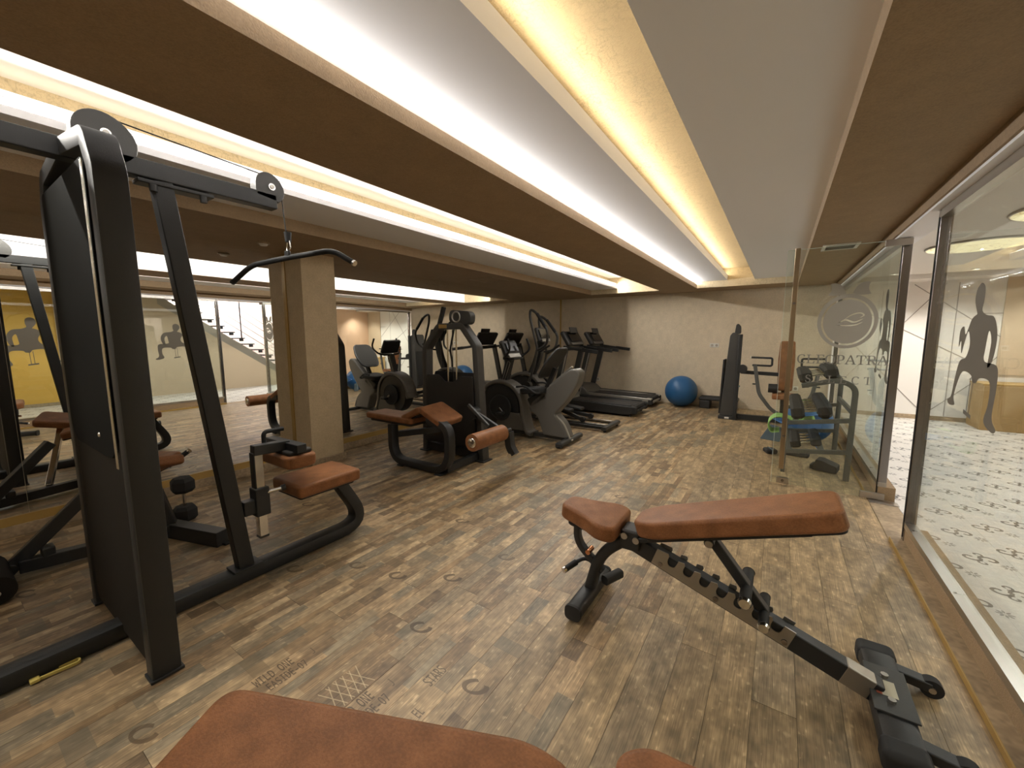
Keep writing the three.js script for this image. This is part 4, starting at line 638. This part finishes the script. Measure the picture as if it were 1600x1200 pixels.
// ---------------------------------------------------------------- treadmills
function treadmill(label, Z, sideMat, xr) {
  const o = thing('treadmill', label, 'treadmill', [-3.1, 0, Z], 'treadmills by the far wall'), W = 0.40;
  part(o, 'deck', rbox(xr + 3.72, 0.055, 0.60, 0.01, (xr - 3.78) / 2, 0.165, Z), M.black);
  part(o, 'running_belt', sweep(fillet([[-3.7, 0.197, Z], [xr - 0.06, 0.197, Z], [xr - 0.03, 0.165, Z], [xr - 0.06, 0.13, Z], [-3.7, 0.13, Z]], 0.02), rectProfile(0.52, 0.006, 0.002), [0, 0, 1]), M.belt);
  for (const s of [1, -1]) {
    const sr = part(o, 'side_rail', moved(slab(roundShape([[-3.75, 0.05], [xr - 0.14, 0.03], [xr - 0.01, 0.09], [xr, 0.19], [-3.75, 0.235]], [0.02, 0.05, 0.04, 0.03, 0.02]), 0.12, 0.012), 0, 0, Z + s * (W - 0.05)), sideMat);
    part(sr, 'end_cap', rbox(0.10, 0.13, 0.125, 0.03, xr - 0.04, 0.115, Z + s * (W - 0.05)), M.rubber); part(sr, 'foot_rail', rbox(xr + 3.55, 0.012, 0.075, 0.004, (xr - 3.75) / 2, 0.218, Z + s * (W - 0.05), 0, 0, -0.022), M.rubber); part(sr, 'levelling_foot', rod([xr - 0.12, 0, Z + s * 0.35], [xr - 0.12, 0.05, Z + s * 0.35], 0.03, 14), M.rubber);
    const u = part(o, 'upright', bar([-3.82, 0.18, Z + s * 0.39], [-3.58, 1.24, Z + s * 0.39], 0.06, 0.11), M.charcoal); part(u, 'upright_trim', bar([-3.77, 0.2, Z + s * 0.422], [-3.54, 1.2, Z + s * 0.422], 0.004, 0.03), M.silver);
    const r = part(o, 'handrail', boxPipe([[-3.62, 1.28, Z + s * 0.39], [-3.35, 1.24, Z + s * 0.39], [-2.92, 1.19, Z + s * 0.39]], 0.055, 0.055, 0.1, [0, 0, 1]), M.plastic); part(r, 'grip_sleeve', bar([-3.22, 1.226, Z + s * 0.39], [-2.90, 1.188, Z + s * 0.39], 0.066, 0.066), M.rubber);
  }
  part(o, 'rear_roller', rod([xr - 0.05, 0.15, Z + 0.28], [xr - 0.05, 0.15, Z - 0.28], 0.035, 18), M.rubber); part(o, 'rear_bar', rbox(0.05, 0.05, 0.62, 0.015, xr - 0.02, 0.10, Z), sideMat);
  const hood = moved(slab(roundShape([[-4.22, 0.05], [-3.55, 0.05], [-3.55, 0.22], [-3.72, 0.36], [-4.1, 0.36], [-4.22, 0.24]], 0.06), 0.84, 0.02), 0, 0, Z); part(o, 'motor_hood', hood, M.greyShell);
  const co = part(o, 'console', rbox(0.09, 0.34, 0.74, 0.04, -3.62, 1.44, Z, 0, 0, 0.55), M.plastic); part(co, 'screen', rbox(0.008, 0.20, 0.50, 0.002, -3.568, 1.485, Z, 0, 0, 0.55), M.screen); part(co, 'keypad', rbox(0.02, 0.06, 0.54, 0.006, -3.50, 1.345, Z, 0, 0, 0.8), M.greyShell);
  part(o, 'crossbar', sweep([V(-3.56, 1.24, Z + 0.39), V(-3.56, 1.24, Z - 0.39)], ovalProfile(0.10, 0.07), [1, 0, 0]), M.plastic);
  part(co, 'book_rest', rbox(0.02, 0.12, 0.34, 0.006, -3.60, 1.62, Z, 0, 0, 0.3), M.charcoal);
}
treadmill('treadmill with black deck sides, nearer the elliptical trainer', -7.72, M.black, -2.14);
treadmill('treadmill with silver deck sides against the far wall', -8.90, M.silver, -2.16);
// ---------------------------------------------------------------- exercise ball and step by the far wall
function ball(r, label, p) { const o = thing('exercise_ball', label, 'ball', [p[0], r, p[1]]); const g = new THREE.SphereGeometry(r, 48, 32), q = g.attributes.position; for (let i = 0; i < q.count; i++) { const y = q.getY(i) / r, k = 1 - 0.004 * (0.5 + 0.5 * Math.cos(y * 60)) * (Math.abs(y) < 0.85 ? 1 : 0); q.setXYZ(i, q.getX(i) * k, q.getY(i), q.getZ(i) * k); } g.computeVertexNormals(); lpart(o, 'ball_skin', g, M.blueBall); lpart(o, 'valve', moved(disc(0.014, 0.01, 12), r * 0.5, r * 0.86, 0, 0, 0, -0.52), M.plastic); return o; }
ball(0.325, 'blue exercise ball standing alone against the far wall', [-1.70, -9.08]);
{
  const o = thing('step_platform', 'low black aerobic step beside the blue ball at the far wall', 'step', [-1.0, 0, -9.2]);
  part(o, 'platform', rbox(0.72, 0.06, 0.32, 0.02, -0.985, 0.20, -9.2), M.plastic); part(o, 'top_mat', rbox(0.68, 0.01, 0.28, 0.004, -0.985, 0.233, -9.2), M.rubber); for (const x of [-1.23, -0.74]) part(o, 'riser', rbox(0.20, 0.17, 0.30, 0.02, x, 0.085, -9.2), M.plastic);
}
// ---------------------------------------------------------------- chest press machine
{
  const o = thing('chest_press_machine', 'black chest press machine with tall brown backrest behind the glass door', 'gym machine', [0, 0, -8.2]);
  const Z = -8.15;
  part(o, 'tower_shell', moved(slab(roundShape([[-0.84, 0.06], [-0.62, 0.06], [-0.585, 1.50], [-0.70, 1.56], [-0.745, 1.50]], 0.03), 0.40, 0.01), 0, 0, -8.28), M.charcoal);
  part(o, 'tower_edge', boxPipe([[-0.60, 0.05, -8.06], [-0.575, 1.52, -8.06]], 0.05, 0.06, 0.01, [0, 0, 1]), M.black); part(o, 'tower_back', rbox(0.03, 0.98, 0.34, 0.006, -0.835, 0.58, -8.28, 0, 0, -0.03), M.black);
  part(o, 'tower_foot', rbox(0.30, 0.06, 0.46, 0.01, -0.71, 0.03, -8.28), M.black); part(o, 'foot_badge', rbox(0.07, 0.03, 0.006, 0.002, -0.72, 0.03, -8.047), M.whitePlastic);
  part(o, 'pulley_cover', moved(slab(roundShape([[-0.05, -0.07], [0.05, -0.07], [0.045, 0.06], [0.0, 0.11], [-0.03, 0.09]], 0.03), 0.08, 0.008), -0.635, 1.60, -8.2), M.plastic);
  part(o, 'stack_pulley', rod([-0.52, 0.92, -8.12], [-0.52, 0.92, -8.02], 0.075, 22), M.plastic); part(o, 'stack_pin', rod([-0.56, 0.62, -8.03], [-0.55, 0.62, -7.99], 0.016, 12), M.chrome);
  part(o, 'base_rail', bar([-0.7, 0.06, Z], [0.35, 0.06, Z], 0.09, 0.09), M.black); part(o, 'link_bar', bar([-0.55, 0.86, Z], [0.02, 0.84, Z], 0.05, 0.06), M.black);
  part(o, 'seat_post', bar([0.11, 0.05, Z - 0.06], [0.11, 1.2, Z - 0.12], 0.08, 0.09, [1, 0, 0]), M.black);
  const b = part(o, 'backrest', moved(slab(roundShape([[-0.105, -0.42], [0.105, -0.42], [0.12, 0.1], [0.105, 0.42], [-0.105, 0.42], [-0.12, 0.1]], 0.04), 0.075, 0.02, 4), 0.11, 0.985, Z - 0.02, -0.06), M.leather); part(b, 'pad_board', rbox(0.18, 0.76, 0.02, 0.01, 0.11, 0.98, Z - 0.068, -0.06), M.ply);
  const s = part(o, 'seat_pad', moved(padGeo(0.40, 0.34, 0.08, 0.05), 0.11, 0.50, Z + 0.20), M.leather); part(s, 'seat_bracket', rbox(0.10, 0.12, 0.26, 0.01, 0.11, 0.42, Z + 0.14), M.black);
  for (const k of [1, -1]) {
    const x = v => 0.11 - k * v, zz = Z + 0.22;
    const a = part(o, 'press_arm', boxPipe([[x(0.02), 0.18, zz], [x(0.17), 0.26, zz], [x(0.36), 0.52, zz], [x(0.44), 1.0, zz]], 0.045, 0.055, 0.08, [0, 0, 1]), M.rackGrey);
    part(a, 'handle', pipe([[x(0.48), 1.0, zz], [x(0.20), 0.995, zz], [x(0.20), 1.125, zz], [x(0.50), 1.13, zz]], 0.016, 0.03), M.rubber); part(a, 'handle_end', rod([x(0.50), 1.13, zz], [x(0.515), 1.13, zz], 0.017, 14), M.whitePlastic); part(a, 'stop_pin', rod([x(0.40), 0.68, zz], [x(0.46), 0.68, zz], 0.012, 10), M.black);
  }
  part(o, 'arm_pivot', rod([-0.12, 0.62, Z + 0.18], [0.02, 0.62, Z + 0.18], 0.075, 20), M.plastic);
}
// ---------------------------------------------------------------- dumbbell rack
{
  const za = -5.25, zb = -6.40, o = thing('dumbbell_rack', 'grey tube dumbbell rack with three sloping shelves behind the open glass door', 'rack', [0.4, 0, -5.8]);
  for (const z of [za, zb]) {
    part(o, 'end_frame', boxPipe([[0.655, 0.0, z], [0.665, 0.98, z], [0.52, 1.045, z], [0.22, 0.965, z]], 0.04, 0.05, [0.16, 0.08], [0, 0, 1]), M.rackGrey);
    part(o, 'middle_rail', bar([0.12, 0.555, z], [0.655, 0.635, z], 0.04, 0.045), M.rackGrey); part(o, 'lower_rail', bar([0.08, 0.235, z], [0.65, 0.30, z], 0.04, 0.045), M.rackGrey);
    part(o, 'front_leg', bar([0.11, 0, z], [0.11, 0.60, z], 0.04, 0.04, [1, 0, 0]), M.rackGrey);
  }
  for (const [x, y, n] of [[0.26, 0.965, 't'], [0.50, 1.03, 't'], [0.20, 0.56, 'm'], [0.46, 0.60, 'm'], [0.16, 0.24, 'l'], [0.44, 0.27, 'l']]) part(o, 'shelf_rail', bar([x, y, za], [x, y, zb], 0.05, 0.035), M.rackGrey);
  part(o, 'back_brace', bar([0.655, 0.72, za], [0.655, 0.72, zb], 0.03, 0.05), M.rackGrey);
  // dumbbells: heads front and back, handles across the shelf
  const rows = [['top', 0.36, 1.085, 4, 0.072, 0.34, 0.20, 0.27], ['middle', 0.325, 0.685, 6, 0.085, 0.36, 0.185, 0.16], ['bottom', 0.30, 0.335, 4, 0.055, 0.28, 0.15, 0.25]];
  const nth = ['nearest', 'second', 'third', 'fourth', 'fifth', 'farthest'];
  for (const [row, x, y, n, r, len, dz, tilt] of rows) {
    const first = dumbbell('', r, len, `dumbbells on the ${row} rack shelf`);
    for (let k = 0; k < n; k++) {
      let d = first; if (k) { d = first.clone(); d.name = numbered('dumbbell'); d.userData = { ...first.userData }; scene.add(d); }
      d.userData.label = `black hex dumbbell on the ${row} shelf of the rack, ${k === n - 1 ? 'farthest one' : nth[k] + ' from the camera'}`;
      d.position.set(x, y, za - 0.12 - k * dz); d.rotation.set(0.5236, 0, tilt * 0.9, 'ZXY');
    }
  }
}
ball(0.29, 'blue exercise ball on the floor behind the dumbbell rack', [0.40, -6.95]);
// mats hung in the rack and small gear on the floor beneath it
single('exercise_mat', sweep(new THREE.CatmullRomCurve3([V(0.42, 0.47, -6.20), V(0.22, 0.44, -6.20), V(0.02, 0.47, -6.20), V(-0.06, 0.38, -6.20), V(-0.03, 0.27, -6.20), V(0.06, 0.28, -6.20)]).getPoints(30), rectProfile(0.30, 0.012, 0.004), [0, 0, 1]), M.greenMat, 'green exercise mat folded over the lower rack shelf', 'mat');
{ const pts = []; for (let k = 0; k <= 20; k++) { const t = k / 20; pts.push(V(0.52 - 0.62 * t, 0.47 - 0.10 * t * t + 0.03 * Math.sin(t * 5) - (t > 0.8 ? (t - 0.8) * 0.6 : 0), -6.03)); }
  const g = sweep(pts, rectProfile(0.06, 0.008, 0.003), [0, 0, 1]);
  const tri = slab(roundShape([[-0.03, 0.36], [0.52, 0.48], [0.50, 0.004], [0.30, 0.26], [0.10, 0.30]], 0.004), 0.012, 0.004), p = tri.attributes.position; for (let i = 0; i < p.count; i++) p.setZ(i, p.getZ(i) + 0.02 * Math.sin(p.getX(i) * 14)); tri.computeVertexNormals(); tri.translate(0, 0, -6.52);
  const o = thing('exercise_mat', 'light blue exercise mat drooping behind the lower rack shelf', 'mat', [0.25, 0, -6.5]); part(o, 'mat_sheet', tri, M.blueMat); }
{ const s = slab(roundShape([[-0.14, 0.02], [0.10, 0.0], [0.14, 0.20], [-0.02, 0.24]], 0.02), 0.02, 0.006); moved(s, -0.02, 0.02, -6.62, -0.2, 0.2, 0); single('exercise_mat', s, M.greyMat, 'grey-blue mat corner standing on the floor left of the rack', 'mat'); }
{ const o = thing('ankle_weight', 'black ankle weight lying flat under the rack, with pale strap', 'weight', [0.24, 0, -6.05]); part(o, 'weight_bag', rbox(0.30, 0.05, 0.12, 0.02, 0.24, 0.026, -6.05, 0, -0.15), M.rubber); part(o, 'strap', rbox(0.03, 0.055, 0.125, 0.008, 0.28, 0.028, -6.055, 0, -0.15), M.silver); }
{ const o = thing('ankle_weight', 'black ankle weight on the floor at the outer side of the rack', 'weight', [-0.03, 0, -6.0]); part(o, 'weight_bag', rbox(0.13, 0.06, 0.14, 0.022, -0.02, 0.03, -6.02, 0, 0.4), M.rubber); part(o, 'strap', rbox(0.02, 0.065, 0.145, 0.008, -0.02, 0.032, -6.02, 0, 0.4), M.greyMat); }
{ const o = thing('foam_wedge', 'black wedge-shaped block on the floor under the rack', 'wedge', [0.52, 0, -5.52]); const g = slab(roundShape([[-0.10, 0.0], [0.12, 0.0], [0.12, 0.07], [-0.02, 0.12], [-0.07, 0.12]], 0.012), 0.17, 0.006); part(o, 'block', moved(g, 0.50, 0.006, -5.55, 0, -0.25, 0), M.rubber); part(o, 'side_grip', moved(rbox(0.03, 0.05, 0.14, 0.01), 0.39, 0.045, -5.53, 0, -0.25, 0), M.rubber); }
// ---------------------------------------------------------------- adjustable benches
function adjustableBench(label, tilt, pos, turn) {   // seat at -x, wide rear foot at +x; y up
  const o = thing('adjustable_bench', label, 'bench', pos); o.rotation.y = turn;
  const ff = lpart(o, 'front_foot', sweep([V(-0.62, 0.05, 0.22), V(-0.62, 0.05, -0.22)], ovalProfile(0.085, 0.075), [1, 0, 0]), M.black);
  for (const s of [1, -1]) lpart(ff, 'foot_cap', sweep([V(-0.62, 0.05, s * 0.215), V(-0.62, 0.05, s * 0.232)], ovalProfile(0.09, 0.082), [1, 0, 0]), M.rubber);
  lpart(o, 'front_leg', sweep(fillet([[-0.62, 0.06, 0], [-0.56, 0.30, 0], [-0.40, 0.44, 0]], 0.16), ovalProfile(0.075, 0.06), [0, 0, 1]), M.black);
  lpart(o, 'main_beam', bar([-0.44, 0.445, 0], [0.62, 0.075, 0], 0.065, 0.085), M.black);
  lpart(o, 'hinge_block', rbox(0.10, 0.11, 0.12, 0.015, -0.385, 0.445, 0), M.black); for (const s of [1, -1]) for (const [x, y] of [[-0.41, 0.47], [-0.35, 0.46]]) lpart(o, 'hinge_bolt', rod([x, y, s * 0.058], [x, y, s * 0.072], 0.017, 14), M.steel);
  // toothed ladder plates along the beam
  const bx = t => [-0.44 + 1.06 * t, 0.445 - 0.37 * t], ang = Math.atan2(-0.37, 1.06);
  const teeth = new THREE.Shape(); teeth.moveTo(0, -0.05); teeth.lineTo(0.62, -0.05); teeth.lineTo(0.62, 0.035); teeth.lineTo(0.575, 0.035);
  for (let k = 0; k < 7; k++) { const x = 0.545 - k * 0.078; teeth.lineTo(x + 0.03, 0.035); teeth.bezierCurveTo(x + 0.03, 0.0, x + 0.028, -0.012, x + 0.008, -0.012); teeth.bezierCurveTo(x - 0.014, -0.012, x - 0.016, 0.01, x - 0.014, 0.03); teeth.lineTo(x - 0.022, 0.042); }
  teeth.lineTo(0, 0.035); teeth.closePath();
  for (const s of [1, -1]) { const g = new THREE.ExtrudeGeometry(teeth, { depth: 0.006, bevelEnabled: false, curveSegments: 6 }), [px, py] = bx(0.17); moved(g, px, py + 0.02, s > 0 ? 0.036 : -0.042, 0, 0, ang); const L = lpart(o, 'ladder_plate', g, M.zinc); for (const t of [0.03, 0.3, 0.59]) { const q = V(px + Math.cos(ang) * t, py + 0.008 + Math.sin(ang) * t, 0); lpart(L, 'plate_bolt', rod([q.x, q.y - 0.02, s * 0.042], [q.x, q.y - 0.02, s * 0.05], 0.012, 10), M.darkSteel); } }
  // rear foot with rollers
  const rf = lpart(o, 'rear_foot', sweep([V(0.65, 0.055, 0.30), V(0.65, 0.055, -0.30)], rectProfile(0.125, 0.075, 0.022), [1, 0, 0]), M.black);
  for (const s of [1, -1]) lpart(rf, 'foot_cap', rbox(0.135, 0.09, 0.10, 0.026, 0.65, 0.05, s * 0.275), M.rubber);
  const mp = lpart(o, 'mount_plate', rbox(0.13, 0.008, 0.27, 0.002, 0.65, 0.096, 0), M.charcoal); for (const z of [-0.07, 0.07]) lpart(mp, 'mount_bolt', rod([0.645, 0.099, z], [0.645, 0.112, z], 0.013, 8), M.steel);
  lpart(mp, 'warning_label', boxAt(0.62, 0.67, 0.1005, 0.1012, -0.045, 0.045), M.stickerWhite); lpart(mp, 'label_band', boxAt(0.605, 0.622, 0.1005, 0.1013, -0.045, 0.045), M.stickerRed);
  lpart(o, 'beam_end', bar([0.50, 0.118, 0], [0.595, 0.085, 0], 0.067, 0.088), M.zinc);  // pale zinc over the black beam: its sheen put into the colour
  for (const s of [1, -1]) { const w = lpart(o, 'transport_wheel', rod([0.815, 0.04, s * 0.20 - 0.02], [0.815, 0.04, s * 0.20 + 0.02], 0.038, 22), M.rubber); lpart(w, 'wheel_arm', bar([0.70, 0.06, s * 0.20], [0.815, 0.045, s * 0.20], 0.055, 0.04), M.black); lpart(w, 'wheel_axle', rod([0.815, 0.04, s * 0.20 - 0.03], [0.815, 0.04, s * 0.20 + 0.03], 0.012, 10), M.steel); }
  // backrest hinged at the front end
  const ct = Math.cos(tilt), sn = Math.sin(tilt), B = (u, v) => [-0.40 + u * ct - v * sn, 0.44 + u * sn + v * ct];
  const pad = flat(slab(roundShape([[-0.43, -0.085], [-0.33, -0.135], [0.43, -0.14], [0.43, 0.14], [-0.33, 0.135], [-0.43, 0.085]], [0.04, 0.09, 0.06, 0.06, 0.09, 0.04]), 0.085, 0.018, 5));
  const [cx, cy] = B(0.50, 0.068); const bk = lpart(o, 'backrest_pad', moved(pad, cx, cy, 0, 0, 0, tilt), M.leather);
  const [dx, dy] = B(0.52, 0.018); lpart(bk, 'pad_board', moved(padGeo(0.22, 0.80, 0.018, 0.04), dx, dy, 0, 0, 0, tilt), M.ply);
  for (const s of [1, -1]) { const a = B(0.05, 0.0), b = B(0.80, 0.0); lpart(bk, 'pad_frame', bar([...a, s * 0.05], [...b, s * 0.05], 0.03, 0.025), M.black); }
  const pv = B(0.40, -0.02), ft = [bx(0.62)[0], bx(0.62)[1] + 0.045];
  const su = lpart(o, 'support_strut', bar([pv[0], pv[1], 0], [ft[0], ft[1], 0], 0.05, 0.045), M.black); lpart(su, 'strut_pivot', rod([pv[0], pv[1], -0.06], [pv[0], pv[1], 0.075], 0.022, 16), M.black); lpart(su, 'pivot_bolt', rod([pv[0], pv[1], 0.075], [pv[0], pv[1], 0.085], 0.017, 12), M.steel);
  const mid = [ft[0] * 0.68 + pv[0] * 0.32, ft[1] * 0.68 + pv[1] * 0.32];
  for (const [p, L, r] of [[mid, 0.135, 0.024], [ft, 0.12, 0.021]]) { const h = lpart(su, 'lock_grip', rod([p[0], p[1], -L], [p[0], p[1], L], r, 18), M.rubber); for (const s of [1, -1]) lpart(h, 'grip_end', rod([p[0], p[1], s * L], [p[0], p[1], s * (L + 0.014)], r * 1.15, 18, r * 0.9), M.chrome); }
  // seat
  const seat = flat(slab(roundShape([[-0.18, -0.075], [-0.02, -0.12], [0.08, -0.175], [0.165, -0.15], [0.165, 0.15], [0.08, 0.175], [-0.02, 0.12], [-0.18, 0.075]], [0.05, 0.1, 0.07, 0.06, 0.06, 0.07, 0.1, 0.05]), 0.085, 0.02, 5));
  const st = lpart(o, 'seat_pad', moved(seat, -0.60, 0.505, 0, 0, 0, -0.10), M.leather); lpart(st, 'pad_board', moved(padGeo(0.18, 0.26, 0.016, 0.04), -0.60, 0.453, 0, 0, 0, -0.10), M.ply);
  lpart(o, 'seat_arm', sweep(fillet([[-0.70, 0.45, 0], [-0.70, 0.33, 0], [-0.60, 0.24, 0], [-0.54, 0.20, 0]], 0.09), rectProfile(0.045, 0.035, 0.006), [0, 0, 1]), M.black);
  lpart(o, 'seat_pin', rod([-0.60, 0.33, 0.03], [-0.60, 0.33, 0.09], 0.014, 12), M.copper); lpart(o, 'beam_stub', sweep([V(-0.54, 0.13, -0.02), V(-0.49, 0.13, -0.14)], ovalProfile(0.05, 0.05), [0, 1, 0]), M.rubber);
  const lv = lpart(o, 'seat_lever', pipe([[-0.56, 0.20, -0.02], [-0.66, 0.23, -0.02], [-0.70, 0.21, 0.03], [-0.73, 0.19, 0.09]], 0.011, 0.03), M.black); lpart(lv, 'lever_grip', rod([-0.695, 0.212, 0.025], [-0.73, 0.19, 0.09], 0.017, 14), M.rubber); lpart(lv, 'lever_end', rod([-0.73, 0.19, 0.09], [-0.737, 0.186, 0.104], 0.018, 14), M.chrome);
  return o;
}
M.stickerWhite = std(lin(0.55, 0.53, 0.46), 0.5, 0, { map: canvasTex(128, 128, (c) => { c.fillStyle = '#e8e4d4'; c.fillRect(0, 0, 128, 128); c.fillStyle = '#555'; for (let k = 0; k < 9; k++) c.fillRect(10 + k * 12, 12, 4, 60 + 40 * hash(k, 1, 3)); }) });
M.stickerRed = std(lin(0.30, 0.07, 0.04), 0.5); M.copper = std(lin(0.60, 0.26, 0.12), 0.25, 1);
adjustableBench('adjustable brown bench with raised backrest standing by the glass front', 0.325, [-0.2, 0, -2.03], 0);
adjustableBench('brown bench pads cut off by the bottom edge of the photo', 0.10, [-0.575, 0, -0.485], 0.50 + Math.PI);

// ---------------------------------------------------------------- shadows everywhere, then hand over
scene.traverse(o => { if (o.isMesh) { o.castShadow = true; o.receiveShadow = true; } });
renderer.render(scene, camera);
